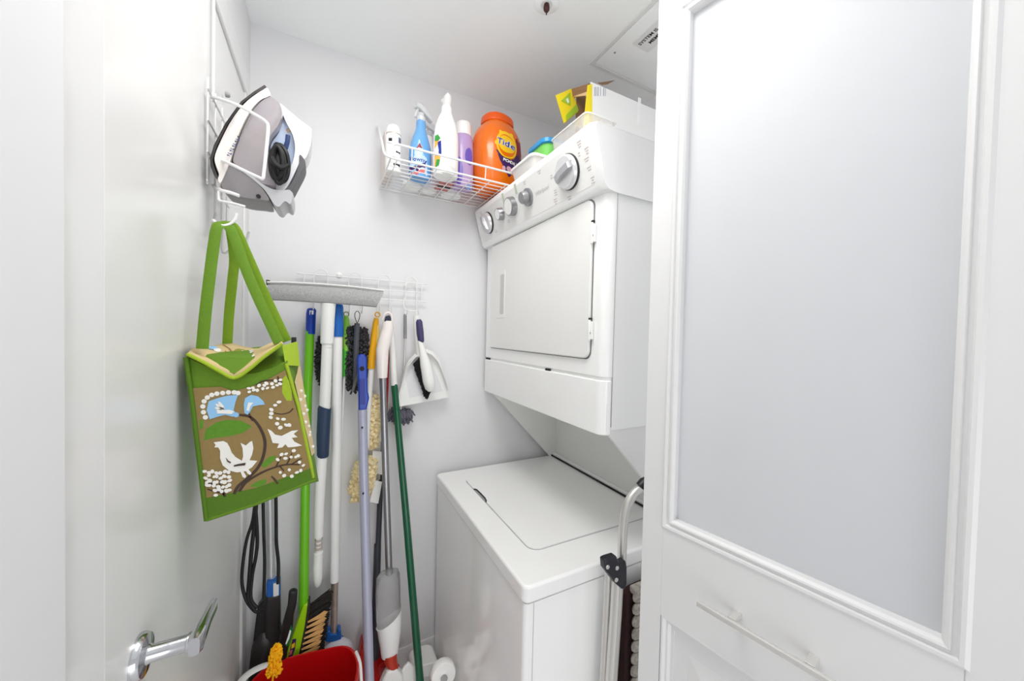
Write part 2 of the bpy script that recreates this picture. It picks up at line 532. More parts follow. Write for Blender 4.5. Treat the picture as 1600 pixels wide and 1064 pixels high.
fc = MB().loft([[CP(y, s, o) for y, s in rrect(DYN + .022, DYF - .012, .006, .119, .006, 3)] for o in (-.002, .0008)]).build('console_face', enam2, con)
def px_panel(px, py):
    d = CF * FPX + CR * (px - 800) - CU * (py - 532)
    t_ = pN.dot(pn - EYE) / pN.dot(d)
    q = EYE + d * t_
    return q.y, (q - V((pn.x, q.y, pn.z))).dot(pd_)
def knob(y, s, r, kind, turn=70):
    c = CP(y, s, .0008)
    sk = {'big': mat('knob_silver', (196, 196, 200), .28, .6, noise=.1), 'mid': whitep, 'grey': mat('grey_knob', (150, 150, 152), .3, .3, noise=.1)}[kind]
    if kind == 'big':
        k = MB().lathe([(0, 0), (r, 0), (r, .004), (r * .97, .006), (0, .006)], c, pN, 36).build('dial', gap_m, M)
        MB().lathe([(0, .002), (r * .97, .002), (r * .95, .012), (r * .86, .016), (0, .016)], c, pN, 36).build('dial_ring', mat('pearl_plastic', (226, 226, 228), .2, .35, noise=.05), k)
        a = math.radians(turn)
        ax, ay = math.cos(a), math.sin(a)
        rg = []
        for q, hh in ((-.92, .012), (-.7, .026), (0, .030), (.7, .026), (.92, .012)):
            rg.append([c + V((0, 1, 0)) * (ax * q * r + ay * u_) + pd_ * (ay * q * r - ax * u_) + pN * v_ for u_, v_ in ((-.010, .012), (-.0075, hh), (.0075, hh), (.010, .012))])
        MB().loft(rg).build('dial_grip', sk, k, bevel=.002)
    elif kind == 'mid':
        k = MB().lathe([(0, 0), (r, 0), (r * .96, .003), (r * .9, .018), (r * .84, .020), (0, .020)], c, pN, 28).build('dial', sk, M)
        MB().lathe([(r * .985, .001), (r * 1.01, .001), (r * .95, .0185), (r * .86, .0208), (r * .86, .018)], c, pN, 28).build('dial_ring', steel, k)
    else:
        k = MB().lathe([(0, 0), (r, 0), (r, .006), (r * .7, .010), (0, .010)], c, pN, 24).build('dial', steel, M)
        MB().lathe([(0, .008), (r * .72, .008), (r * .68, .024), (r * .6, .027), (0, .027)], c, pN, 20).build('dial_grip', sk, k)
for px, py, r, kd in ((764, 348, .039, 'big'), (785, 334, .021, 'mid'), (802, 322, .030, 'mid'), (826, 308, .026, 'grey'), (889, 269, .043, 'big')):
    y, s = px_panel(px, py)
    knob(y, s, r, kd, -14 if px > 850 else 72)
y, s = px_panel(847, 298)
text('Whirlpool', .017, lambda u, v_: CP(y - u, s + v_, .0013), 'lettering', print_grey, con, shear=.25)
pr = MB()
rnd = random.Random(3)
for px, py, n in ((862, 275, 2), (868, 298, 3), (905, 240, 2), (917, 232, 3), (917, 248, 2), (921, 262, 2), (926, 278, 3), (890, 308, 2), (868, 312, 3), (905, 222, 3), (775, 360, 2), (752, 332, 2), (795, 345, 2), (843, 268, 2), (820, 285, 2)):
    yy, ss = px_panel(px, py)
    for i in range(n):
        ln = rnd.uniform(.006, .016)
        pr.loft([[CP(yy - ln / 2, ss - i * .006, o), CP(yy + ln / 2, ss - i * .006, o), CP(yy + ln / 2, ss - i * .006 + .0022, o), CP(yy - ln / 2, ss - i * .006 + .0022, o)] for o in (.0006, .0012)])
stuff(pr.build('panel_markings', print_grey, con))
tape = mat('pale_green_tape', (196, 208, 186), .5, noise=.1)
for px, py in ((787, 311), (806, 294)):
    yy, ss = px_panel(px, py)
    MB().loft([[CP(yy - .007, ss - .018, o), CP(yy + .006, ss - .018, o), CP(yy + .007, .126, o), CP(yy - .006, .126, o)] for o in (.0006, .0014)]).build('tape_strip', tape, con)

# ------------------------------------------------------------------ wire shelf with bottles
SZ = 1.8735          # top of the shelf wires, where the bottles stand
sh = thing('wire_shelf', 'white wire basket shelf full of bottles, fixed to the back wall', 'wire shelf', (.45, 1.376, 1.87))
zf, yf, yb = 1.870, 1.118, 1.374
xs0, xs1 = .168, .80
rail = MB()
rail.tube(cr([(xs0 + .002, yf, zf), (xs0 + .001, yf - .003, zf + .015), (xs0 + .004, yf - .004, zf + .034), (xs0 + .016, yf - .004, zf + .041), (xs0 + .04, yf - .004, zf + .041), (xs1, yf - .004, zf + .041)], 5), .0034, 10)
rail.build('top_rail', wire_m, sh)
MB().tube([(xs0, yf, zf), (xs1, yf, zf)], .0032, 10).build('front_rail', wire_m, sh)
MB().tube([(xs0, yb, zf), (xs1, yb, zf)], .0032, 10).build('back_rail', wire_m, sh)
MB().tube(cr([at(590, 197, y=1.372), at(592.5, 203, y=1.32), at(597, 222, y=1.22), at(601, 240, y=1.135), (xs0 + .003, yf, zf), (xs0 + .03, yf, zf - .001)], 6), .0036, 10).build('side_bracket', wire_m, sh)
MB().tube([(xs0, yf, zf), (xs0, yb, zf)], .0026, 8).build('side_rail', wire_m, sh)
for i in range(8):
    y = yf + .03 + i * .0285
    MB().tube([(xs0, y, zf + .0008), (xs1, y, zf + .0008)], .0015, 6).build('long_wire', wire_m, sh)
for i in range(11):
    x = xs0 + .018 + i * .060
    if x < xs1: MB().tube([(x, yb, zf - .0012), (x, yf, zf - .0012)], .0018, 6).build('cross_wire', wire_m, sh)
for x in (xs0 + .06, xs0 + .30, xs0 + .54):
    MB().tube([(x, yf, zf), (x, yf - .004, zf + .041)], .0016, 6).build('upright_wire', wire_m, sh)


class Body:
    """bottle body: superellipse sections up the z axis; S(theta, z, off) is a point on (or off) its skin"""
    def __init__(s, c, yaw, prof, e=2.4):
        s.c, s.e, s.prof = V(c), e, prof
        a = math.radians(yaw)
        s.F = V((math.sin(a), -math.cos(a), 0))     # yaw 0 faces -Y (towards the room)
        s.R = V((math.cos(a), math.sin(a), 0))
        s.sm = cr([V(p) for p in prof], 5)

    def ab(s, z):
        q = s.sm
        if z <= q[0].x: return q[0].y, q[0].z
        for i in range(len(q) - 1):
            if q[i].x <= z <= q[i + 1].x:
                t = (z - q[i].x) / max(1e-9, q[i + 1].x - q[i].x)
                return q[i].y + (q[i + 1].y - q[i].y) * t, q[i].z + (q[i + 1].z - q[i].z) * t
        return q[-1].y, q[-1].z

    def S(s, th, z, off=0):
        a, b = s.ab(z)
        p = 2 / s.e
        c, n = math.cos(th), math.sin(th)
        return s.c + s.F * (math.copysign(abs(c) ** p, c) * b + off * c) + s.R * (math.copysign(abs(n) ** p, n) * a + off * n) + V((0, 0, z))

    def mesh(s, n=32):
        mb = MB()
        zs = [q.x for q in s.sm]
        return mb.loft([[s.S(2 * math.pi * i / n, z) if True else 0 for i in range(n)] for z in zs])

    def find(s, px, py):
        """theta, z of the skin point seen at a photo pixel"""
        best = None
        d = (CF * FPX + CR * (px - 800) - CU * (py - 532)).normalized()
        z0, z1 = s.sm[0].x, s.sm[-1].x
        for i in range(61):
            th = -1.8 + 3.6 * i / 60
            for j in range(61):
                z = z0 + (z1 - z0) * j / 60
                q = s.S(th, z) - EYE
                e = (q - d * q.dot(d)).length + .02 * q.length
                if best is None or e < best[0]: best = (e, th, z)
        return best[1], best[2]

    def patch(s, outline, off, k=6):
        """star-shaped outline [(theta, z)] as a thin print on the skin"""
        cu = sum(p[0] for p in outline) / len(outline)
        cv = sum(p[1] for p in outline) / len(outline)
        mb = MB()
        rows = []
        for j in range(1, k + 1):
            t = j / k
            rows.append([s.S(cu + (u - cu) * t, cv + (v_ - cv) * t, off) for u, v_ in outline])
        n = len(outline)
        vs = [s.S(cu, cv, off)] + [p for r in rows for p in r]
        fs = [(0, 1 + i, 1 + (i + 1) % n) for i in range(n)]
        for j in range(k - 1):
            for i in range(n):
                a, b_ = 1 + j * n + i, 1 + j * n + (i + 1) % n
                fs.append((a, a + n, b_ + n, b_))
        return mb.add(vs, fs)

    def txt(s, string, size, th, z, material, parent, off=.0012, rot=0, **kw):
        a, b = s.ab(z)
        rr = (a + b) / 2
        cs, sn = math.cos(rot), math.sin(rot)
        rr = b + (a - b) * abs(math.sin(th))
        rr = max(rr, .8 * a)
        return text(string, size, lambda u, v_: s.S(th + (u * cs - v_ * sn) / rr, z + u * sn + v_ * cs, off), 'lettering', material, parent, **kw)

    def ell(s, th, z, ru, rv, n=28):
        a, b = s.ab(z)
        rr = (a + b) / 2
        return [(th + ru / rr * math.cos(2 * math.pi * i / n), z + rv * math.sin(2 * math.pi * i / n)) for i in range(n)]


GB = 'bottles on the wire shelf'
# orange tub of washing pods
orange = mat('orange_plastic', (236, 112, 10), .22, noise=.05, coat=.3)
orange2 = mat('orange_lid_plastic', (232, 92, 20), .3, noise=.05)
yel = mat('label_yellow', (248, 196, 24), .4, noise=.03)
blu = mat('label_blue', (30, 50, 150), .4, noise=.05)
pur = mat('label_purple', (66, 30, 96), .4, noise=.1)
redl = mat('label_red', (150, 30, 50), .4, noise=.1)
whl = mat('label_white', (240, 240, 240), .4, noise=.02)
tb = thing('detergent_tub', 'big orange detergent tub with yellow and purple label on wire shelf', 'tub', (.562, 1.238, SZ))
B = Body((.562, 1.238, SZ), 14, [(0, .066, .055), (.006, .076, .063), (.03, .083, .068), (.08, .090, .072), (.14, .094, .074), (.19, .091, .072), (.218, .082, .066), (.238, .068, .057), (.248, .059, .051), (.254, .056, .048)], 2.5)
B.mesh(40).build('tub_body', orange, tb)
Lb = Body((.562, 1.238, SZ), 14, [(.250, .058, .050), (.253, .061, .053), (.270, .060, .052), (.277, .058, .050), (.2785, .053, .046)], 2.4)
Lb.mesh(40).build('tub_lid', orange2, tb)
th, z = B.find(791, 226)
def pz(pts):
    return [B.find(*p) for p in pts]
lab = B.patch(pz([(776, 232), (783, 243), (800, 250), (808, 240), (813, 232), (816, 252), (816, 285), (806, 284), (795, 276), (787, 262), (780, 250)]), .0005, 8).build('label', pur, tb)
B.patch(pz([(806, 216), (812, 222), (815, 246), (812, 250), (806, 240), (803, 226)]), .0009).build('label_stripe', redl, lab)
rays = []
for i in range(48):
    a = 2 * math.pi * i / 48
    r = 1 + (.16 if (i % 8) in (0, 1) and 2 < i < 26 else 0)
    rays.append((th + .034 * r * math.cos(a) / .082, z + .046 * r * math.sin(a)))
sun = B.patch(rays, .0012).build('label_sun', yel, lab)
B.patch(B.ell(th, z - .003, .027, .038), .0017).build('label_ring', orange, sun)
B.patch(B.ell(th, z + .001, .0265, .029), .0021).build('label_core', yel, sun)
B.txt('Tide', .029, th - .04, z + .002, whl, sun, .0024, bold=.0016, rot=-.08)
B.txt('Tide', .029, th - .04, z + .002, blu, sun, .0030, bold=.0004, rot=-.08)
t2_, z2_ = B.find(796, 252)
B.txt('PODS', .013, t2_, z2_, whl, lab, .0014, bold=.0006, rot=-.05)
t2_, z2_ = B.find(808, 257)
B.txt('3in1', .009, t2_, z2_, whl, lab, .0014, rot=-.05)
for px, py in ((787, 263), (794, 264)):
    q = B.find(px, py)
    B.patch(B.ell(q[0], q[1], .006, .009, 14), .0013, 2).build('label_mark', mat('label_pink', (225, 170, 190), .4, noise=.1), lab)
q = B.find(812, 229)
B.patch(B.ell(q[0], q[1], .004, .012, 16), .0014, 2).build('label_badge', whl, lab)

# purple bottle
lil = mat('lilac_plastic', (186, 160, 208), .25, noise=.06, coat=.2)
lil2 = mat('deep_violet_plastic', (112, 92, 190), .3, noise=.08)
pb = thing('fabric_softener_bottle', 'lilac bottle with white round cap left of the orange tub', 'bottle', (.433, 1.245, SZ), GB)
B = Body((.433, 1.245, SZ), 8, [(0, .031, .026), (.005, .036, .031), (.05, .039, .033), (.12, .038, .032), (.16, .036, .031), (.182, .031, .028), (.190, .026, .024)], 2.3)
B.mesh(32).build('bottle_body', lil, pb)
MB().lathe([(0, .186), (.029, .186), (.0295, .190), (.028, .228), (.025, .232), (0, .232)], (.433, 1.245, SZ), n=28).build('cap', whitep, pb)
q = B.find(733, 244)
B.patch(B.ell(q[0] + .02, q[1], .013, .030, 28), .0008).build('grip_recess', lil2, pb)
q = B.find(716, 262)
B.patch(B.ell(q[0] + .05, q[1] - .01, .014, .050, 24), .0006).build('side_panel', lil2, pb)
q = B.find(733, 292)
B.patch(B.ell(q[0], q[1], .009, .009, 14), .001, 2).build('label', mat('label_sky', (130, 170, 225), .4, noise=.2), pb)

# white spray bottle at the front edge
wp = mat('white_hdpe', (246, 246, 244), .3, noise=.02)
wb = thing('spray_bottle', 'white spray bottle with yellow green label at front of wire shelf', 'bottle', (.350, 1.176, SZ), GB)
B = Body((.350, 1.176, SZ), 30, [(0, .034, .032), (.004, .039, .037), (.05, .0415, .038), (.12, .0405, .037), (.16, .036, .032), (.19, .026, .023), (.207, .0175, .0165), (.212, .0145, .0145)], 2.3)
B.mesh(36).build('bottle_body', wp, wb)
hd = MB()
hd.lathe([(0, .208), (.017, .208), (.0175, .224), (.014, .229), (0, .229)], (.350, 1.176, SZ), n=20)
F, R_ = (B.R * .3 - B.F).normalized(), B.R
def hp(f, r, z): return V((.350, 1.176, SZ)) + F * f + R_ * r + V((0, 0, z))
hd.loft([[hp(f + u_, v_, z) for u_, v_ in rrect(-l_, l_ * 1.0, -w_, w_, .004, 3)] for f, z, l_, w_ in ((0, .227, .012, .010), (.0, .240, .014, .011), (-.002, .252, .016, .010), (-.003, .262, .014, .009), (-.002, .268, .010, .006))])
sprh = hd.build('spray_head', wp, wb)
MB().tube(cr([hp(.018, 0, .250), hp(.026, 0, .236), hp(.030, 0, .215)], 4), [.004] * 9, 8).build('trigger', wp, sprh)
MB().lathe([(0, 0), (.008, 0), (.0085, .012), (0, .013)], hp(.012, 0, .258), F, 14).build('nozzle', wp, sprh)
grn = mat('label_green', (60, 160, 70), .4, noise=.05)
org = mat('label_orange', (246, 160, 60), .4, noise=.1, rgb2=(250, 200, 90))
cx = [(678, 214), (684, 212), (689, 222), (689, 240), (687, 255), (681, 264), (675, 262), (673, 245), (674, 228)]
def tz(pts): return [B.find(*p) for p in pts]
lb = B.patch(tz(cx), .0006).build('label', org, wb)
B.patch(tz([(679, 212), (685, 210), (688, 216), (684, 221), (678, 221)]), .0011, 3).build('label_leaf', grn, lb)
B.patch(tz([(683, 248), (688, 250), (686, 258), (681, 262), (681, 254)]), .0011, 3).build('label_leaf', grn, lb)
B.patch(tz([(684, 222), (689, 219), (690, 240), (687, 244), (685, 234)]), .0012, 3).build('label_swirl', blu, lb)
B.patch(tz([(680, 232), (684, 226), (686, 236), (684, 243), (679, 243)]), .0013, 3).build('label_white_patch', whl, lb)

# blue spray bottle
sky = mat('sky_blue_plastic', (112, 172, 226), .2, noise=.06, coat=.2)
bb = thing('spray_bottle', 'sky blue spray bottle with pink and white label on wire shelf', 'bottle', (.281, 1.240, SZ), GB)
B = Body((.281, 1.240, SZ), 20, [(0, .031, .025), (.005, .036, .029), (.06, .038, .031), (.10, .036, .029), (.135, .027, .023), (.165, .017, .016), (.190, .015, .015), (.196, .014, .014)], 2.3)
B.mesh(32).build('bottle_body', sky, bb)
clr = mat('clear_plastic_head', (236, 238, 240), .15, trans=.3, noise=.02)
hd = MB().lathe([(0, .192), (.015, .192), (.016, .206), (.011, .212), (.010, .220), (0, .220)], (.281, 1.240, SZ), n=20)
F, R_ = -B.R, B.F
c0 = V((.281, 1.240, SZ))
def hp(f, r, z): return c0 + F * f + R_ * r + V((0, 0, z))
hd.loft([[hp(f, v_, z + u_) for u_, v_ in rrect(-hh, hh, -.010, .010, .004, 3)] for f, z, hh in ((-.040, .212, .006), (-.028, .224, .011), (-.008, .236, .012), (.010, .240, .009), (.022, .238, .007))])
sprh = hd.build('spray_head', clr, bb)
MB().tube(cr([hp(.012, 0, .230), hp(.020, 0, .214), hp(.022, 0, .200)], 4), .0035, 8).build('trigger', clr, sprh)
ltb = mat('label_pale_blue', (196, 222, 244), .4, noise=.08)
lb = B.patch(tz([(655, 218), (660, 230), (667, 250), (667, 275), (655, 282), (641, 276), (641, 254), (648, 232)]), .0006).build('label', ltb, bb)
B.patch(tz([(656, 223), (660, 232), (651, 231)]), .0012, 2).build('label_mark', redl, lb)
B.patch(tz([(641, 262), (652, 259), (665, 254), (664, 262), (652, 268), (641, 270)]), .001, 4).build('label_band', pur, lb)
B.patch(tz([(641, 271), (652, 268), (664, 263), (663, 270), (652, 275), (641, 277)]), .0011, 4).build('label_band', mat('label_coral', (236, 120, 120), .4, noise=.15), lb)
q = B.find(652, 249)
B.txt('Downy', .020, q[0], q[1], blu, lb, .0014, bold=.0002, rot=.0)

# white and yellow spray bottle standing behind
yb_ = thing('spray_bottle', 'translucent white spray bottle with yellow edge behind the blue bottle', 'bottle', (.328, 1.325, SZ), GB)
B = Body((.328, 1.325, SZ), 10, [(0, .030, .022), (.005, .034, .025), (.08, .034, .026), (.13, .028, .022), (.17, .017, .015), (.20, .014, .013)], 2.4)
B.mesh(28).build('bottle_body', wp, yb_)
for sgn in (1.15, -1.15):
    o_ = [(sgn - .18, .05), (sgn + .18, .05), (sgn + .18, .15), (sgn - .18, .15)]
    B.patch(o_, .0008, 3).build('label', mat('lemon_label', (236, 206, 50), .4, noise=.1), yb_)
hd = MB().lathe([(0, .196), (.015, .196), (.015, .212), (.010, .216), (0, .216)], (.328, 1.325, SZ), n=18)
F, R_ = -B.R, B.F
c0 = V((.328, 1.325, SZ))
hd.loft([[hp(f, v_, z + u_) for u_, v_ in rrect(-hh, hh, -.010, .010, .004, 3)] for f, z, hh in ((-.030, .214, .006), (-.018, .230, .012), (.008, .238, .010), (.022, .238, .007))])
hd.build('spray_head', clr, yb_)

# aerosol can and pale carton on the left end
ac = thing('aerosol_can', 'white aerosol can with small dark print at left end of wire shelf', 'can', (.192, 1.232, SZ), GB)
MB().lathe([(0, 0), (.022, 0), (.0245, .002), (.0245, .115), (.023, .118), (.0225, .121), (.0225, .135), (.018, .147), (.010, .152), (0, .153)], (.192, 1.232, SZ), n=28).build('can_body', wp, ac)
B = Body((.192, 1.232, SZ), 0, [(0, .0245, .0245), (.06, .0245, .0245), (.115, .0245, .0245)], 2)
for i, (thx, zz, ww, hh) in enumerate(((-.55, .095, .006, .010), (.75, .100, .006, .018), (.35, .020, .012, .010), (.2, .040, .014, .008), (.5, .060, .008, .006))):
    B.patch([(thx - ww / .025, zz - hh / 2), (thx + ww / .025, zz - hh / 2), (thx + ww / .025, zz + hh / 2), (thx - ww / .025, zz + hh / 2)], .0006, 2).build('can_print', ink if i != 1 else mat('print_slate', (110, 112, 130), .5, noise=.1), ac)
MB().lathe([(0, .118), (.0238, .118), (.0235, .121), (0, .121)], (.192, 1.232, SZ), n=28).build('can_seam', mat('dull_gold', (200, 192, 178), .4, .4, noise=.1), ac)
cb = thing('slim_carton', 'slim pale carton with pink and blue specks beside wall end of shelf', 'carton', (.186, 1.325, SZ), GB)
MB().box((.170, 1.275, SZ), (.200, 1.355, SZ + .155)).build('carton_body', mat('pale_card', (226, 216, 210), .6, noise=.05), cb, bevel=.004)
for k, (yy, zz, mm) in enumerate(((1.2745, .09, ltb), (1.2745, .06, MATS['label_coral']), (1.2745, .115, ink))):
    MB().box((.174, yy - .0004, SZ + zz), (.190, yy + .001, SZ + zz + .012)).build('carton_print', mm, cb)
# flat things lying on the shelf wires
fp = thing('plastic_tray', 'flat translucent white tray lying on shelf wires behind white bottle', 'tray', (.32, 1.33, SZ))
MB().prism([(x, y, SZ) for x, y in rrect(.235, .300, 1.288, 1.362, .015, 4)], (0, 0, .010)).build('tray_body', wp, fp, bevel=.003)
sp_ = thing('sachet', 'flat pink and black sachet lying on the shelf wires', 'sachet', (.395, 1.26, SZ))
MB().prism([(x, y, SZ) for x, y in rrect(.345, .394, 1.226, 1.300, .004, 3)], (0, 0, .008)).build('sachet_body', mat('sachet_pink', (206, 128, 122), .4, noise=.2), sp_, bevel=.003)
MB().box((.347, 1.250, SZ - .0008), (.392, 1.264, SZ + .0088)).build('sachet_band', black, sp_)
fl = thing('flat_tin', 'flat round white lidded tin lying on shelf wires near wall', 'tin', (.42, 1.335, SZ))
MB().lathe([(0, 0), (.036, 0), (.038, .003), (.038, .014), (.036, .016), (0, .016)], (.42, 1.333, SZ), n=32).build('tin_body', wp, fl)

# ------------------------------------------------------------------ things on top of the dryer
TZ = 1.8537
gc = thing('food_container', 'green container with bright blue lid on top of dryer', 'container', (.640, 1.02, TZ))
gbm = mat('green_plastic', (96, 196, 84), .3, noise=.05, rgb2=(140, 214, 110), scale=20)
MB().loft([[V((x, y, z)) for x, y in rrect(.616 + s_, .752 - s_, .985 + s_, 1.098 - s_, .028, 5)] for z, s_ in ((TZ, .018), (TZ + .004, .013), (TZ + .130, 0))]).build('container_body', gbm, gc)
MB().loft([[V((x, y, z)) for x, y in rrect(.616 + s_, .752 - s_, .985 + s_, 1.098 - s_, .03, 5)] for z, s_ in ((TZ + .122, -.004), (TZ + .124, -.006), (TZ + .136, -.006), (TZ + .141, .0), (TZ + .1415, .010))]).build('lid', mat('blue_lid', (40, 150, 214), .3, noise=.05), gc)
milk = mat('milky_plastic', (240, 238, 236), .25, trans=.25, noise=.02, alpha=.92)
wc = thing('food_container', 'low milky white container with lid beside the control console', 'container', (.60, .91, TZ))
MB().loft([[V((x, y, z)) for x, y in rrect(.542 + s_, .612 - s_, .935 + s_, 1.085 - s_, .02, 5)] for z, s_ in ((TZ, .010), (TZ + .042, .001))]).build('container_body', milk, wc)
MB().loft([[V((x, y, z)) for x, y in rrect(.542 + s_, .612 - s_, .935 + s_, 1.085 - s_, .02, 5)] for z, s_ in ((TZ + .041, -.003), (TZ + .048, -.003), (TZ + .052, .004))]).build('lid', whitep, wc)
cbn = thing('clear_bin', 'clear plastic bin holding orange odds on top of dryer', 'bin', (.65, .85, TZ))
glassy = mat('clear_plastic', (238, 236, 233), .12, trans=.55, noise=.01, alpha=.55, ior=1.2)
mb = MB()
def ringz(z, s_, t_): return [V((x, y, z)) for x, y in rrect(.600 + s_, .705 - s_, .762 + s_, .928 - s_, .012, 4)]
mb.loft([ringz(TZ, .008, 0), ringz(TZ + .090, 0, 0), ringz(TZ + .0915, -.003, 0), ringz(TZ + .093, -.002, 0), ringz(TZ + .092, .002, 0), ringz(TZ + .002, .010, 0)])
mb.build('bin_body', glassy, cbn)
MB().tube([ringz(TZ + .092, -.001, 0)[i] for i in range(len(ringz(0, 0, 0)))], .0018, 6, closed=True).build('bin_rim', whitep, cbn)
oo = thing('orange_sponge', 'soft orange sponge inside the clear bin', 'sponge', (.64, .87, TZ + .003))
MB().prism([(x, y, TZ + .003) for x, y in rrect(.616, .672, .858, .912, .012, 4)], (0, 0, .036)).build('sponge_body', mat('apricot_sponge', (250, 186, 126), .8, noise=.15, bump=.3, scale=200), oo, bevel=.006)
pw = thing('wrapped_bulb', 'white wrapped bulb sticking up from the clear bin', 'bulb', (.66, .80, TZ + .003))
MB().lathe([(0, 0), (.010, 0), (.012, .02), (.016, .05), (.017, .072), (.012, .086), (0, .092)], (.668, .835, TZ + .003), (-.1, -.05, 1), 16).build('bulb_body', wp, pw)
MB().lathe([(0, 0), (.009, 0), (.009, .018), (0, .018)], (.668, .835, TZ + .003), (-.1, -.05, 1), 12).build('bulb_base', steel, pw)
pw2 = thing('wrapped_bulb', 'second white bulb at near end of the clear bin', 'bulb', (.675, .79, TZ + .003))
MB().lathe([(0, 0), (.010, 0), (.012, .02), (.015, .05), (.015, .072), (.010, .086), (0, .090)], (.680, .790, TZ + .003), (-.05, -.02, 1), 16).build('bulb_body', wp, pw2)
# open carton
cy0, cy1, cx0, cx1, cz1 = .900, .972, .722, 1.01, 2.146
card = mat('yellow_card', (246, 222, 28), .45, noise=.04)
cardw = mat('white_card', (236, 236, 236), .5, noise=.02)
brn = mat('brown_card', (140, 104, 74), .7, noise=.15)
ct = thing('light_bulb_carton', 'open white and yellow carton with torn flaps on top of dryer', 'carton', (.86, .94, TZ))
mb = MB()
mb.box((cx0, cy0, TZ), (cx1, cy0 + .002, cz1 - .0))
mb.build('side_panel', cardw, ct)
MB().box((cx0, cy1 - .002, TZ), (cx1, cy1, cz1 + .006)).build('back_panel', brn, ct)
MB().box((cx1 - .002, cy0 + .002, TZ), (cx1, cy1 - .002, cz1)).build('end_panel', brn, ct)
MB().box((cx0 + .002, cy0 + .002, TZ), (cx1 - .002, cy1 - .002, TZ + .002)).build('bottom_panel', brn, ct)
f = [at(893, 138, y=cy1), at(905, 173, y=cy1), at(881, 193, y=.948), at(868, 149, y=.948)]
fl_ = MB().prism(f, (.001, .0018, 0)).build('front_flap', card, ct)
def flp(u, v_, o=.0006):
    a_ = f[3].lerp(f[0], u); b2 = f[2].lerp(f[1], u)
    return a_.lerp(b2, v_) + V((0, -o, 0))
MB().prism([flp(.2, .26), flp(.85, .12), flp(.62, .62)], (0, -.0006, 0)).build('flap_triangle', mat('lime_print', (170, 206, 40), .5, noise=.1), fl_)
MB().prism([flp(.47, .30, .0014), flp(.6, .28, .0014), flp(.6, .45, .0014), flp(.5, .47, .0014)], (0, -.0005, 0)).build('flap_bulb', whl, fl_)
MB().prism([flp(.22, .80), flp(1, .68), flp(1, .98), flp(.14, .98)], (0, -.0006, 0)).build('flap_band', mat('lime_print', (170, 206, 40)), fl_)
f2 = [at(925.5, 131, y=cy0), at(925.5, 200, y=cy0), at(911, 205, y=cy0 - .002), at(918.5, 133, y=cy0 - .002)]
MB().prism(f2, (0, .002, 0)).build('side_flap', card, ct)
f3 = [at(893, 139, y=cy1 - .002), at(922, 130, y=cy0 + .004), at(921, 141, y=cy0 + .004), at(895, 151, y=cy1 - .002)]
MB().prism(f3, (.0015, 0, .0)).build('top_flap', brn, ct)
MB().prism([at(895, 151, y=cy1 - .003), at(920, 142, y=cy0 + .006), at(918, 149, y=cy0 + .006), at(897, 152.5, y=cy1 - .003)], (.001, 0, 0)).build('inner_flap', mat('tan_card', (216, 178, 138), .7, noise=.08), ct)
MB().prism([at(934, 130, y=cy1 - .02), at(960, 126, y=cy1 - .01), at(949, 132, y=cy0 + .012), at(940, 133, y=cy0 + .01)], (0, 0, .0015)).build('torn_flap', brn, ct)
for i, xx in enumerate((929, 931.5, 934, 938, 943, 946)):
    p = at(xx, 136, y=cy0)
    q = at(xx, 150, y=cy0)
    wd = .0016 if i % 2 else .0026
    MB().box((p.x, cy0 - .0006, q.z), (p.x + wd, cy0 + .0004, p.z)).build('barcode_bar', mat('barcode_grey', (150, 156, 166), .5, noise=.1), ct)
p, q = at(997, 152, y=cy0), at(1003, 198, y=cy0)
MB().box((p.x, cy0 - .0006, q.z), (p.x + .013, cy0 + .0004, p.z)).build('clear_window', whl, ct)

# ------------------------------------------------------------------ tool rack on the back wall
tr = thing('tool_rack', 'white wire rack with hooks screwed to back wall above the brooms', 'tool rack', (.13, 1.37, 1.5))
ry = 1.362
za, zb_, zc = 1.537, 1.507, 1.478
xr0, xr1 = -.060, .322
MB().tube(cr([(xr0, ry, zc), (xr0, ry, za), (xr0 + .006, ry, za + .004), (xr1 - .006, ry, za + .004), (xr1, ry, za), (xr1, ry, zc), (xr1 - .006, ry, zc - .004), (xr0 + .006, ry, zc - .004)], 4, True), .0021, 8, closed=True).build('frame_wire', wire_m, tr)
MB().tube([(xr0, ry, zb_), (xr1, ry, zb_)], .0019, 8).build('cross_wire', wire_m, tr)
hooks_x = [-.012, .093, .188, .283]
for x in hooks_x:
    k = MB()
    k.tube(cr([(x - .02, ry - .004, zc - .01), (x - .02, ry - .004, za), (x - .015, ry - .004, za + .016), (x, ry - .004, za + .024), (x + .015, ry - .004, za + .016), (x + .02, ry - .004, za), (x + .02, ry - .004, zc - .01)], 5), .0018, 8)
    for sx in (-.02, .02):
        k.tube(cr([(x + sx, ry - .004, zc - .01), (x + sx, ry - .005, zc - .045), (x + sx, ry - .020, zc - .058), (x + sx, ry - .040, zc - .050), (x + sx, ry - .046, zc - .030)], 4), .0018, 8)
    k.build('hook', wire_m, tr)
MB().tube(cr([at(632, 465, y=1.34), at(631, 478, y=1.335), at(637, 485, y=1.33), at(655, 486, y=1.325)], 5), .0022, 8).build('hook', wire_m, tr)
for x, z in ((.043, za + .012), (.268, zb_ + .02)):
    w_ = MB().lathe([(0, 0), (.010, 0), (.010, .003), (.006, .005), (.004, .0095), (0, .0105)], (x, BACK, z), (0, -1, 0), 16)
    w_.build('wall_screw', whitep, tr)

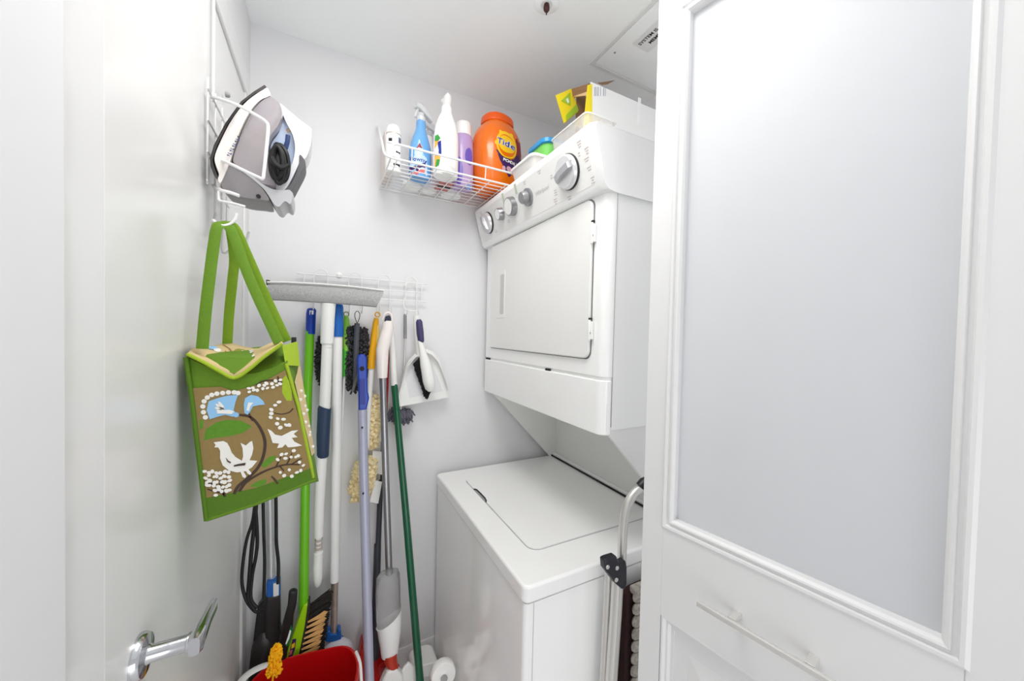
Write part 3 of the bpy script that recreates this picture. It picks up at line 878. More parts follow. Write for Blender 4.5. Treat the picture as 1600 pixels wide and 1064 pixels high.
# ------------------------------------------------------------------ helpers for the sticks
def pp(px, py, y): return at(px, py, y=y)
def stick(name, pts, material, parent, n=14, **kw):
    """pts: (px, py, depth y, width in photo pixels)"""
    P_ = [at(a, b, y=c) for a, b, c, d in pts]
    return MB().tube(P_, [pxr(p, q[3]) for p, q in zip(P_, pts)], n, **kw).build(name, material, parent)
def plate(name, px, y, th, material, parent, bevel=0, yoff=0, **kw):
    """flat piece of real thickness th standing at depth y, outlined in the plane facing the room"""
    return MB().prism([at(a, b, y=y) for a, b in px], (0, th, 0)).build(name, material, parent, bevel=bevel, **kw)

green = mat('apple_green_plastic', (108, 190, 20), .3, noise=.06, coat=.2)
lime = mat('lime_plastic', (160, 216, 24), .3, noise=.05)
navyb = mat('royal_blue_plastic', (16, 60, 170), .3, noise=.08)
blue2 = mat('bright_blue_plastic', (20, 98, 182), .35, noise=.06)
navy = mat('dark_navy_grip', (40, 60, 88), .5, noise=.1)
lav = mat('lavender_grey_metal', (176, 178, 198), .35, .2, noise=.06)
dgreen = mat('dark_green_metal', (4, 88, 56), .25, noise=.1, coat=.3)
amber = mat('amber_plastic', (240, 176, 20), .35, noise=.06)
redp = mat('red_plastic', (192, 12, 16), .28, noise=.1, coat=.2)
chen = mat('charcoal_chenille', (74, 74, 78), .95, noise=.5, scale=300)
chen2 = mat('grey_violet_chenille', (112, 110, 124), .95, noise=.4, scale=300)
wool = mat('cream_wool', (246, 232, 194), .95, rgb2=(234, 212, 156), scale=60)

# flat mop hung upside down
fm = thing('flat_mop', 'grey microfibre flat mop hung head up on a white pole with navy grip', 'mop', at(506, 540, y=1.27))
hy = 1.255
mfib = mat('grey_microfibre', (206, 206, 206), .95, rgb2=(130, 130, 132), scale=340, bump=.8)
top = [(418, 444), (450, 444.5), (500, 447), (550, 451), (599, 457)]
bot = [(418, 469), (450, 470), (500, 473), (550, 476.5), (588, 480)]
rows = []
for (a, b_), (c, d) in zip(cr([V((x, y, 0)) for x, y in top], 3), cr([V((x, y, 0)) for x, y in bot], 3)) if False else [((p.x, p.y), (q.x, q.y)) for p, q in zip(cr([V((x, y, 0)) for x, y in top], 3), cr([V((x, y, 0)) for x, y in bot], 3))]:
    u, l_ = at(a, b_, y=hy), at(c, d, y=hy)
    rows.append([u + V((0, .004, .0)), u + V((0, -.004, -.003)), u.lerp(l_, .3) + V((0, -.010, 0)), u.lerp(l_, .7) + V((0, -.010, 0)), l_ + V((0, -.004, .003)), l_ + V((0, .006, 0)), l_ + V((0, .03, .006)), u + V((0, .03, -.004))])
MB().loft(rows).build('mop_pad', mfib, fm)
fr = []
for (x, y) in top:
    p = at(x, y - 2.5, y=hy + .010)
    fr.append(p)
MB().tube(fr, [(.0042, .014)] * 5, 8, flat=(0, 0, 1)).build('head_frame', whitep, fm)
MB().prism([at(a, b, y=hy + .004) for a, b in ((415.5, 437), (421.5, 437.5), (421, 446), (416, 445))], (0, .022, 0)).build('end_cap', black2, fm, bevel=.001)
jy = 1.272
stick('neck', [(513, 474, jy, 22), (512, 500, jy, 20), (511, 536, jy + .002, 19), (511, 538, jy + .002, 15), (511, 543, jy + .002, 15)], whitep, fm)
stick('pole', [(511, 543, jy + .002, 15.5), (509, 600, jy + .006, 16), (507, 640, jy + .008, 16), (498.5, 800, jy + .02, 14), (498, 838, jy + .022, 13)], whitep, fm)
stick('grip', [(508, 636, jy + .007, 18.5), (507, 638, jy + .007, 19.5), (505, 680, jy + .011, 19), (504.5, 712, jy + .013, 17), (504.5, 714, jy + .013, 15.5)], navy, fm)
for k in range(3):
    stick('grip_rib', [(498 - k * .2, 842 + k * 6.5, jy + .022, 11), (498 - k * .2, 845 + k * 6.5, jy + .022, 11)], mat('rib_tan', (190, 178, 170), .5, noise=.1), fm)
stick('end_tip', [(498, 838, jy + .022, 9), (497.5, 862, jy + .024, 9), (497.5, 863, jy + .024, 13.5), (497, 880, jy + .025, 13), (496.5, 882, jy + .025, 14), (496.5, 905, jy + .027, 13), (496.5, 914, jy + .027, 9), (496.5, 917, jy + .027, 3)], whitep, fm)

# green angle broom
gb = thing('angle_broom', 'green pole broom with blue end cap and lime bristle head below', 'broom', at(470, 1010, y=1.27))
stick('pole', [(484.5, 516, 1.335, 12.5), (481, 600, 1.325, 13), (477, 760, 1.31, 13), (474.5, 930, 1.285, 14), (474, 955, 1.282, 13)], green, gb)
cp = stick('end_cap', [(485, 522, 1.335, 13.5), (486, 490, 1.336, 14), (487, 484, 1.336, 13.5), (487, 481.5, 1.336, 9)], navyb, gb)
MB().prism([at(a, b, y=1.322) for a, b in ((483.5, 485), (490, 485), (490, 491), (483.5, 492))], (0, .004, 0)).build('hang_hole', whitep, cp)
hd_ = plate('broom_head', [(473, 948), (481, 943), (483, 948), (478, 978), (472, 1008), (468, 1024), (461, 1040), (441, 1042), (447, 1022), (456, 998)], 1.262, .035, lime, gb, bevel=.004)
plate('label', [(457, 999), (463, 998), (461, 1014), (456, 1028), (450, 1029)], 1.2612, .0008, pur, hd_)
plate('label', [(456, 1007), (461, 1004), (460, 1011), (455, 1014)], 1.2606, .0008, yel, hd_)
plate('label', [(452, 1018), (457, 1015), (456, 1022), (451, 1025)], 1.2606, .0008, MATS['label_coral'], hd_)
plate('bristle_strip', [(481, 943), (484.5, 945), (481, 975), (474, 1020), (469, 1040), (464, 1040), (470, 1010), (476.5, 978)], 1.258, .042, black2, gb, bevel=.002)
brm = mat('black_bristle', (40, 34, 30), .8, noise=.5, scale=400)
tan = mat('tan_bristle', (226, 184, 120), .8, noise=.25, scale=400, rgb2=(200, 150, 90))
mb = MB()
rb = random.Random(5)
for k in range(330):
    t_ = rb.random()
    x, y = 482 - 14 * t_ + rb.uniform(-1, 1), 946 + 86 * t_
    l_ = 36 + rb.uniform(-3, 3)
    dy = -24 + 6 * t_ + rb.uniform(-3, 3)
    yy = 1.265 + rb.random() * .03
    a, c = at(x, y, y=yy), at(x + l_, y + dy, y=yy + .004)
    mb.tube([a, a.lerp(c, .6), c], [.0022, .0028, .0020], 4)
stuff(mb.build('dark_bristles', brm, gb))
for k in range(9):
    x, y = 481 - k * 2.0, 972 + k * 8.6
    yy = 1.258
    a, c = at(x, y, y=yy), at(x + 31, y - 16 + k * .4, y=yy - .001)
    d_ = (c - a)
    nn_ = V((d_.z, 0, -d_.x)).normalized()
    mb = MB()
    for q in range(7):
        o_ = (q - 3) / 3
        mb.tube([a + nn_ * .0015 * o_, a.lerp(c, .5) + nn_ * .0045 * o_ + V((0, -.002, 0)), c + nn_ * .0075 * o_ + V((0, rb.uniform(-.003, .003), 0)) - d_ * .12 * abs(o_)], [.0012, .0019, .0014], 5)
    mb.build('bristle_tuft', tan, gb)

# white mop with blue cap
wm = thing('string_mop', 'white pole mop with bright blue top cap and blue base joint', 'mop', at(522, 1000, y=1.25))
stick('pole', [(527, 524, 1.30, 15.5), (526, 700, 1.302, 14), (523, 905, 1.308, 12.5)], whitep, wm)
stick('end_cap', [(527, 526, 1.30, 18), (527, 523, 1.30, 18.2), (527.5, 480, 1.302, 17), (527.5, 476, 1.302, 15), (527.5, 475, 1.302, 10)], blue2, wm)
stick('lower_tube', [(523, 904, 1.308, 10.5), (521.5, 990, 1.312, 10)], mat('worn_metal', (214, 206, 200), .35, .6, rgb2=(150, 128, 112), scale=35), wm)
stick('collar', [(523, 902, 1.308, 13), (523, 908, 1.308, 13)], whitep, wm)
plate('base_joint', [(511, 988), (516, 986), (517, 992), (527, 992), (528, 984), (533, 986), (533.5, 1001), (538, 1004), (509, 1004), (508, 1001)], 1.296, .03, blue2, wm, bevel=.003)
mb = MB()
c_ = at(526, 1022, y=1.298)
mb.ball(c_, (.052, .028, .050), 20, 10)
mb.build('mop_base', mat('pale_grey_plastic', (214, 214, 220), .4, noise=.05), wm)

# green handled duster stick
gd = thing('duster', 'thin white duster stick with two-tone green handle and ring', 'duster', at(540, 540, y=1.34), 'dusters hung on the back wall')
stick('handle', [(540.5, 493, 1.338, 6), (541, 500, 1.338, 9.5), (541.5, 525, 1.337, 11.5), (540.5, 548, 1.336, 10)], mat('pale_lime_plastic', (140, 204, 70), .35, noise=.08), gd)
stick('lower_handle', [(540, 545, 1.336, 9.5), (538.5, 570, 1.336, 8), (538, 588, 1.336, 6.5)], mat('mid_green_plastic', (64, 178, 44), .35, noise=.06), gd)
cc = at(541, 491, y=1.338)
MB().tube([cc + V((.008 * math.cos(a * .524), 0, .008 * math.sin(a * .524))) for a in range(12)], .0018, 8, closed=True).build('ring', mat('olive_wire', (120, 140, 70), .4, noise=.2), gd)
stick('rod', [(538, 588, 1.336, 3.2), (534, 680, 1.338, 3), (531, 790, 1.34, 3)], whitep, gd)

# black handled chenille duster
bd = thing('duster', 'charcoal chenille duster with black handle and wire loop on top', 'duster', at(557, 560, y=1.33), 'dusters hung on the back wall')
stick('handle', [(558, 505, 1.31, 7.5), (557.5, 515, 1.31, 8.5), (556, 560, 1.308, 8), (555, 600, 1.306, 7)], mat('slate_plastic', (74, 78, 86), .4, noise=.1), bd)
MB().tube(cr([at(558, 505, y=1.31), at(555, 497, y=1.311), at(554.5, 490, y=1.312), at(558, 486, y=1.312), at(562, 490, y=1.312), at(561.5, 497, y=1.311), at(558.5, 505, y=1.31)], 4), .0013, 6).build('hang_loop', black2, bd)
stuff(chenille([at(550, 512, y=1.335), at(549, 560, y=1.335), at(552, 606, y=1.33)], .021, 620, .009, .0036, 11).build('duster_head', chen, bd))
stuff(chenille([at(566, 516, y=1.340), at(567, 540, y=1.340), at(566, 585, y=1.338)], .019, 620, .010, .0036, 12).build('duster_head', chen, bd))
stick('clip', [(551, 612, 1.303, 4), (556, 594, 1.303, 5), (560, 580, 1.303, 4)], mat('smoke_plastic', (110, 108, 104), .4, noise=.15), bd)
# duster behind the white poles
bh2 = thing('duster', 'charcoal chenille duster half hidden behind the two white poles', 'duster', at(507, 560, y=1.345), 'dusters hung on the back wall')
stuff(chenille([at(508, 532, y=1.348), at(507, 565, y=1.348), at(509, 592, y=1.346)], lambda t_: .030 - .008 * abs(t_ - .5), 620, .010, .0036, 13).build('duster_head', chen, bh2))
stick('core', [(509, 490, 1.352, 5), (508, 560, 1.352, 5), (508, 590, 1.352, 5)], black2, bh2)

# yellow handled wool duster
yd = thing('duster', 'cream wool duster hanging from amber yellow handle and white shaft', 'duster', at(582, 560, y=1.32), 'dusters hung on the back wall')
stick('handle', [(588, 497, 1.322, 7), (587, 505, 1.322, 9), (584, 540, 1.32, 11.5), (581, 560, 1.318, 11.5), (580, 576, 1.318, 11.5)], amber, yd)
stick('handle_inlay', [(590, 508, 1.317, 3), (590.5, 525, 1.316, 7), (587.5, 542, 1.315, 3)], mat('straw_plastic', (232, 206, 120), .4, noise=.1), yd)
cc = at(590, 491.5, y=1.322)
MB().tube([cc + V((.008 * math.cos(a * .524), 0, .008 * math.sin(a * .524))) for a in range(12)], .0022, 8, closed=True).build('ring', amber, yd)
stick('shaft', [(580, 576, 1.318, 9), (576, 640, 1.318, 7.5), (574, 700, 1.32, 6)], whitep, yd)
stuff(chenille([at(588, 622, y=1.335), at(585, 660, y=1.335), at(583, 692, y=1.335)], .020, 260, .010, .0075, 14).build('wool_head', wool, yd))
stuff(chenille([at(573, 722, y=1.335), at(568, 745, y=1.335), at(562, 768, y=1.335)], .038, 420, .014, .0085, 15).build('wool_head', wool, yd))
plate('care_tag', [(585, 750), (597, 753), (591, 787), (578, 784)], 1.322, .001, whitep, yd)
plate('care_tag', [(582, 704), (597, 706), (597, 742), (583, 738)], 1.340, .001, whitep, yd)

# blue topped lavender pole
lp = thing('mop_pole', 'lavender grey pole with royal blue hanging clip leaning in front', 'pole', at(577, 1064, y=1.13))
stick('pole', [(566, 640, 1.255, 13.5), (570, 800, 1.215, 14.5), (577, 1062, 1.15, 14), (581, 1180, 1.12, 13)], lav, lp)
cl = plate('hanging_clip', [(558, 560), (560, 555), (565, 553), (570, 554), (573, 559), (574, 590), (575, 612), (577, 622), (573, 640), (572.5, 654), (560.5, 654), (560, 600)], 1.250, .020, navyb, lp, bevel=.004)
MB().lathe([(0, 0), (.0075, 0), (.0075, .001), (0, .001)], at(565.5, 576, y=1.2499), (0, -1, 0), 18).build('clip_hole', mat('hole_black', (12, 14, 30), .6, noise=.2), cl)
plate('clip_groove', [(562, 592), (570, 592), (570.5, 632), (562, 632)], 1.2494, .0012, mat('deep_blue', (8, 40, 140), .35, noise=.1), cl, bevel=.0004)
for x, y, d in ((566, 668, 1.232), (567.5, 771, 1.205)):
    MB().ball(at(x, y, y=d), .0032, 8, 6).build('button_hole', gap_m, lp)

# spray mop
sm = thing('spray_mop', 'spray mop with curved white handle, steel pole and clear bottle', 'mop', at(610, 1040, y=1.22))
stick('handle', [(606, 502, 1.29, 15), (606, 512, 1.288, 17), (602, 528, 1.284, 19), (597.5, 546, 1.28, 19), (597, 570, 1.279, 17.5), (597, 590, 1.279, 15.5)], mat('pearl_white_plastic', (240, 232, 228), .22, noise=.02, coat=.3), sm, n=18)
MB().tube(cr([at(598, 500, y=1.292), at(601, 492, y=1.292), at(606, 488.5, y=1.292), at(611, 492, y=1.292), at(612.5, 503, y=1.29)], 4), [.0045] * 17, 10).build('hang_loop', MATS['pearl_white_plastic'], sm)
plate('loop_insert', [(600.5, 503), (603, 494), (608, 492), (611, 495), (611.5, 502)], 1.276, .012, mat('midnight_blue', (38, 40, 66), .4, noise=.1), sm, bevel=.003)
stick('pole', [(598, 588, 1.279, 10.5), (602, 720, 1.262, 10.5), (608, 897, 1.238, 10.5)], steel, sm)
cw = mat('frosted_clear_bottle', (226, 226, 228), .12, trans=.8, noise=.12, scale=40, ior=1.25)
bo = []
for y, xl, xr, d in ((891, 602, 612, .010), (893, 594, 622, .018), (900, 589, 624, .024), (925, 588, 625, .026), (960, 589, 625.5, .027), (975, 590, 625, .027), (984, 592, 624, .025)):
    a, c = at(xl, y, y=1.222), at(xr, y, y=1.222)
    mid, hw = (a + c) / 2, (c - a).length / 2
    bo.append([mid + V((math.cos(i * .2618) * hw, math.sin(i * .2618) * d, 0)) for i in range(24)])
MB().loft(bo).build('water_bottle', cw, sm)
bo = []
for k_, (y, xl, xr, d) in enumerate(((958, 589, 626, .0275), (975, 590, 626, .028), (990, 592, 625, .028), (1005, 594.5, 623, .025), (1018, 596, 621.5, .022), (1023, 597, 621, .02))):
    a, c = at(xl, y, y=1.222), at(xr, y, y=1.222)
    mid, hw = (a + c) / 2, (c - a).length / 2
    bo.append([mid + V((math.cos(i * .2618) * hw, math.sin(i * .2618) * d, ((-.018 + .022 * math.cos(i * .2618)) if k_ == 0 else 0))) for i in range(24)])
MB().loft(bo).build('lower_body', whitep, sm)
stick('red_joint', [(610, 1021, 1.218, 21), (610, 1030, 1.216, 20), (613, 1038, 1.214, 16), (615, 1046, 1.212, 15)], mat('brick_red_plastic', (186, 50, 28), .35, noise=.1), sm)
plate('base_arm', [(600, 1060), (606, 1050), (620, 1046), (630, 1056), (632, 1085), (590, 1085)], 1.195, .03, whitep, sm, bevel=.006)
bp_ = MB()
c_ = at(612, 1085, y=1.18)
bp_.prism([V((c_.x - .035, 1.12, .11)), V((c_.x + .06, 1.12, .11)), V((c_.x + .065, 1.195, .11)), V((c_.x - .035, 1.195, .11))], (0, 0, .02))
bp_.build('mop_plate', whitep, sm, bevel=.006)
MB().prism([V((c_.x - .03, 1.125, .0)), V((c_.x + .055, 1.125, .0)), V((c_.x + .06, 1.19, .0)), V((c_.x - .03, 1.19, .0))], (0, 0, .11)).build('pad_block', mat('pale_grey_plastic', (214, 214, 220)), sm, bevel=.01)

# dark green pole
dg_ = thing('broom_pole', 'dark green metal pole with long white top leaning right', 'pole', at(657, 1064, y=1.16))
stick('pole', [(616, 600, 1.32, 10), (634, 800, 1.262, 11), (656, 1062, 1.185, 12), (668, 1190, 1.15, 12)], dgreen, dg_)
stick('white_top', [(609, 498, 1.345, 7), (612, 530, 1.336, 9), (616, 602, 1.32, 10.5), (616, 603, 1.32, 9)], whitep, dg_)

# red stick behind
rs = thing('red_stick', 'thin red handled tool hanging between spray mop and green pole', 'tool', at(606, 560, y=1.345))
MB().tube([at(608, 512, y=1.352), at(607, 540, y=1.35), at(605, 600, y=1.348), at(603.5, 660, y=1.346)], [(.004, .006), (.005, .0105), (.005, .011), (.003, .004)], 10).build('handle', mat('crimson_plastic', (166, 22, 38), .4, noise=.1), rs)
MB().tube(cr([at(604, 554, y=1.332), at(609, 549, y=1.332), at(611, 546, y=1.333)], 3), .0013, 6).build('cord', mat('coral_cord', (220, 110, 90), .6, noise=.1), rs)

# grey chenille duster with thin rod behind the dustpan
sd = thing('duster', 'violet grey chenille duster on thin steel rod behind white dustpan', 'duster', at(632, 560, y=1.35), 'dusters hung on the back wall')
stick('grip', [(633, 491, 1.348, 4), (633, 494, 1.348, 5), (633, 529, 1.348, 5)], steel, sd)
stick('rod', [(633, 529, 1.348, 3), (630, 600, 1.35, 3), (626, 640, 1.35, 3)], mat('light_rod', (214, 212, 210), .3, .5, noise=.05), sd)
stuff(chenille([at(616, 640, y=1.356), at(628, 645, y=1.356), at(636, 642, y=1.356)], .024, 420, .022, .0036, 16, .9).build('duster_head', chen2, sd))

# dustpan and brush
dp = thing('dustpan', 'white plastic dustpan hanging by its handle on back wall', 'dustpan', at(660, 590, y=1.3220))
gp = mat('dustpan_white', (238, 238, 236), .35, noise=.02)
outl = [(621, 636), (624, 612), (628, 590), (634, 572), (640, 562), (648, 553), (656, 547), (666, 545), (676, 549), (686, 560), (692, 574), (697, 590), (701, 608), (700, 621)]
plate('pan_floor', outl, 1.3340, .003, gp, dp)
ins = [(624.5, 611), (630, 592), (636, 574), (648, 559), (658, 552), (667, 550), (675, 554), (684, 564), (690, 577), (696, 594), (700, 609)]
outo = [(624, 612), (628, 590), (634, 572), (648, 553), (656, 547), (666, 545), (676, 549), (686, 560), (692, 574), (697, 590), (701, 608)]
rows = [[at(a, b, y=1.3340) for a, b in outo], [at(a, b, y=1.3120) for a, b in ins], [at(a, b, y=1.3125) - V((0, 0, .0022)) for a, b in ins], [at(a, b, y=1.3360) - V((0, 0, .0022)) for a, b in outo]]
MB().sheet([list(r) for r in zip(*rows)]).build('pan_wall', gp, dp)
plate('back_ridge', [(634, 592), (638, 578), (652, 562), (662, 559), (674, 566), (684, 590), (692, 611), (640, 622)], 1.3335, .001, mat('dustpan_grey', (226, 226, 228), .4, noise=.02), dp)
stick('pan_handle', [(651, 493, 1.3300, 9), (652, 505, 1.3290, 12), (655, 535, 1.3270, 13), (659, 556, 1.3260, 18)], gp, dp, flat=(0, 1, 0))
MB().lathe([(0, 0), (.003, 0), (.003, .001), (0, .001)], at(652, 496, y=1.3225), (0, -1, 0), 12).build('hang_hole', seam_m, dp)
hb_ = thing('hand_brush', 'white hand brush with purple grip and black bristles on the dustpan', 'brush', at(664, 560, y=1.2970))
stick('brush_back', [(656, 532, 1.3060, 7), (659, 545, 1.3040, 9), (665, 570, 1.3000, 17), (670, 595, 1.2980, 19), (672, 606, 1.2980, 16), (673, 611, 1.2980, 8)], whitep, hb_, n=16)
stick('grip', [(654.5, 499, 1.3100, 6), (655, 503, 1.3100, 10), (656.5, 520, 1.3080, 11), (658, 533, 1.3060, 9.5), (658, 535, 1.3060, 7)], mat('purple_grip', (68, 60, 104), .45, noise=.1), hb_)
mb = MB()
rb = random.Random(8)
for k in range(420):
    t_ = rb.random()
    bx, by = 655.5 + 14 * t_, 556 + 54 * t_
    a = at(bx + rb.uniform(0, 5), by, y=1.3040 + rb.random() * .006)
    c = at(bx - 8.5 + 5 * t_ + rb.uniform(-2.5, 3), by + 12 + rb.uniform(-1.5, 2.5), y=1.3060 + rb.random() * .012)
    mb.tube([a, c], [.0022, .0016], 4)
stuff(mb.build('bristles', mat('black_bristle_fine', (22, 22, 26), .8, noise=.4, scale=300), hb_))

# lobby dustpan with black pole
rd = thing('lobby_dustpan', 'red upright dustpan with long thin black pole near the corner', 'dustpan', at(580, 1040, y=1.30))
stick('pole', [(597, 690, 1.352, 4), (596.5, 748, 1.35, 5), (595, 752, 1.35, 8), (591, 848, 1.335, 8.5), (590, 850, 1.335, 10.5), (587, 960, 1.315, 12), (586, 1028, 1.30, 13)], mat('graphite_pole', (54, 56, 64), .4, noise=.2), rd)
pan = [(556, 1120), (556.5, 1064), (559, 1035), (565, 1010), (570, 1000), (574, 996), (584, 990), (593, 1000), (600, 1022), (612, 1026), (624, 1040), (622, 1120)]
plate('pan_back', pan, 1.305, .006, redp, rd)
plate('pan_side', [(556, 1120), (556.5, 1064), (559, 1035), (565, 1010), (568, 1004), (567, 1040), (566, 1120)], 1.262, .045, redp, rd, bevel=.002)
plate('pan_lip', [(590, 1042), (612, 1024), (616, 1030), (592, 1062)], 1.258, .03, redp, rd, bevel=.002)

# ------------------------------------------------------------------ stick vacuum with cord, left corner
sv = thing('stick_vacuum', 'black upright stick vacuum with grey tube and looped cord in left corner', 'vacuum', at(420, 1040, y=1.16))
stick('tube', [(421, 640, 1.352, 9), (421.5, 780, 1.34, 10), (424, 915, 1.325, 11)], mat('silver_tube', (206, 208, 212), .28, .5, noise=.06), sv)
co_ = plate('collar', [(416, 911), (437, 908.5), (437.5, 931), (427, 935), (416, 934)], 1.300, .032, blue2, sv, bevel=.003)
plate('collar_label', [(427, 912), (435.5, 910.5), (435.5, 930), (427, 933)], 1.2992, .001, whitep, co_)
plate('neck', [(416, 934), (437, 931), (437.5, 982), (441, 1000), (441, 1060), (412, 1060), (414, 1000)], 1.297, .034, black2, sv, bevel=.005)
plate('cord_holder', [(402, 950), (408, 942), (417, 935), (420, 960), (416, 990), (408, 1000), (395, 1004)], 1.306, .028, black, sv, bevel=.004)
hull = []
for y, xl, xr, d in ((984, 404, 420, .014), (992, 398, 430, .022), (1008, 394, 436, .028), (1035, 391, 440, .03), (1070, 390, 444, .03), (1120, 390, 446, .03)):
    a, c = at(xl, y, y=1.318), at(xr, y, y=1.318)
    mid, hw = (a + c) / 2, (c - a).length / 2
    hull.append([mid + V((math.cos(i * .3142) * hw, math.sin(i * .3142) * d, 0)) for i in range(20)])
MB().loft(hull).build('motor_housing', mat('charcoal_gloss', (52, 50, 50), .3, noise=.2, scale=30), sv)
cb_ = mat('black_cable', (18, 18, 20), .5, noise=.2)
cy = 1.19
def cable(pts, r=.0042):
    MB().tube(cr([at(a, b, y=c) for a, b, c in pts], 7), r, 8).build('cord', cb_, sv)
cable([(400, 770, 1.262), (395, 812, 1.257), (385, 845, 1.249), (379, 885, 1.242), (378.5, 915, 1.237), (386, 940, 1.233), (400, 956, 1.227), (410, 952, 1.225)])
cable([(402, 765, 1.259), (398, 815, 1.253), (393, 860, 1.247), (389, 910, 1.240), (388, 935, 1.234), (398, 953, 1.227)], .0052)
cable([(399, 790, 1.253), (402, 840, 1.249), (400, 868, 1.245), (394, 900, 1.239), (392, 935, 1.232), (402, 950, 1.227)], .0046)
cable([(411, 780, 1.259), (412, 830, 1.253), (413.5, 880, 1.247), (412, 935, 1.237)], .0042)
cable([(431, 775, 1.252), (431.5, 820, 1.249), (432, 850, 1.247), (435, 880, 1.244), (434.5, 912, 1.237)], .0046)

# black handled pan with green label
bp2 = thing('black_dustpan', 'black handled dustpan with green label between vacuum and green broom', 'dustpan', at(450, 1000, y=1.27))
plate('handle', [(450.5, 930), (453, 926), (462, 925), (464.5, 928), (463, 945), (459, 962), (457, 985), (452, 1004), (447, 1030), (443, 1060), (428, 1060), (432, 1025), (438, 990), (444, 968), (449, 950)], 1.235, .024, black, bp2, bevel=.005)
plate('label', [(455, 976), (457.5, 984), (454, 1000), (449, 1010), (445.5, 1008), (450, 992)], 1.2335, .0012, mat('forest_green_label', (20, 110, 60), .4, noise=.1), bp2)
plate('label', [(453, 984), (455, 986), (452, 998), (447.5, 1007), (446, 1006), (450, 994)], 1.2328, .0008, whl, bp2)

# yellow fluffy duster standing in the bucket
yf_ = thing('yellow_duster', 'bright yellow fluffy duster tip poking out of the red bucket', 'duster', at(427, 1050, y=1.14))
yfm = mat('yellow_fluff', (255, 200, 16), .9, rgb2=(250, 176, 4), scale=90)
stuff(chenille([at(432, 1012, y=1.15), at(431, 1024, y=1.15), at(428, 1050, y=1.145)], lambda t_: .011 + .008 * t_, 330, .008, .0034, 21, -.1).build('fluff', yfm, yf_))
stick('stem', [(431, 1018, 1.14, 3), (424, 1080, 1.14, 3)], yfm, yf_)

# red bucket
bk = thing('bucket', 'bright red bucket with white bail handle at the bottom of closet', 'bucket', (-.035, 1.09, 0))
bx, by, bz, ra, rb_ = -.050, 1.105, .378, .142, .122
brot = math.radians(-15)
def bring(z, s_, k=0):
    out = []
    for i in range(48):
        a = 2 * math.pi * i / 48
        c, s2 = math.cos(a), math.sin(a)
        p = 2 / 3.0
        x = math.copysign(abs(c) ** p, c) * ra * s_
        y = math.copysign(abs(s2) ** p, s2) * rb_ * s_
        sp = max(0, math.cos(a - math.radians(62))) ** 12
        x, y = x * (1 + .05 * sp), y * (1 + .05 * sp)
        out.append(V((bx + x * math.cos(brot) - y * math.sin(brot), by + x * math.sin(brot) + y * math.cos(brot), z + .008 * sp * k)))
    return out
MB().loft([bring(.0, .70), bring(.012, .74), bring(bz - .02, .965), bring(bz - .018, 1.03), bring(bz - .004, 1.035, 1), bring(bz, 1.02, 1), bring(bz - .001, .985, 1), bring(bz - .02, .955), bring(.02, .72), bring(.016, .70)]).build('bucket_wall', redp, bk)
MB().tube(cr([V((bx - ra * 1.06, by - .02, bz - .01)), V((bx - ra * 1.10, by + .04, bz - .004)), V((bx - ra * .99, by + .105, bz + .004)), V((bx - ra * .70, by + rb_ * 1.06, bz + .002)), V((bx - ra * .45, by + rb_ * 1.11, bz - .012))], 5), [(.004, .011)] * 21, 8, flat=(0, 0, 1)).build('bail_handle', whitep, bk)
MB().tube(cr([V((bx + ra * 1.03, by + .06, bz + .004)), V((bx + ra * 1.09, by + .02, bz - .004)), V((bx + ra * 1.09, by - .03, bz - .04))], 5), .0045, 8).build('bail_handle', whitep, bk)

# floor things by the washer
jg = thing('white_jug', 'white plastic jug lying on the floor behind the green pole', 'jug', (.30, 1.25, 0))
def jpt(a, b, y): return at(a, b, y=y)
MB().prism([(x, y, .045) for x, y in rrect(.288, .382, 1.230, 1.35, .03, 5)], (0, 0, .12)).build('jug_body', whitep, jg, bevel=.012, seg=3)
MB().prism([(x, y, .0) for x, y in rrect(.295, .375, 1.235, 1.34, .03, 5)], (0, 0, .046)).build('jug_base', wp, jg)
plate('jug_lid', [(621, 1062), (632, 1043), (639, 1036), (652, 1044), (655, 1072), (625, 1076)], 1.214, .012, whitep, jg, bevel=.004)
plate('jug_tray', [(655, 1042), (672, 1037), (690, 1033), (693, 1037), (684, 1052), (668, 1058), (656, 1058)], 1.216, .008, whitep, jg, bevel=.002)
ro = thing('white_spool', 'round white spool with grey hub beside the washer front', 'spool', (.36, 1.10, 0))
cc = at(694, 1059, y=1.06)
MB().lathe([(0, 0), (.012, .0), (.014, .004), (.026, .006), (.036, .006), (.039, .010), (.039, .03), (.036, .034), (0, .034)], cc, (.1, 1, -.1), 32).build('spool_body', wp, ro)
MB().lathe([(0, 0), (.011, 0), (.010, .004), (0, .004)], cc + V((-.001, -.004, 0)), (.1, 1, -.1), 20).build('hub', seam_m, ro)
MB().prism([V((cc.x - .02, 1.07, 0)), V((cc.x + .018, 1.07, 0)), V((cc.x + .018, 1.12, 0)), V((cc.x - .02, 1.12, 0))], (0, 0, cc.z - .03)).build('spool_stand', wp, ro, bevel=.004)

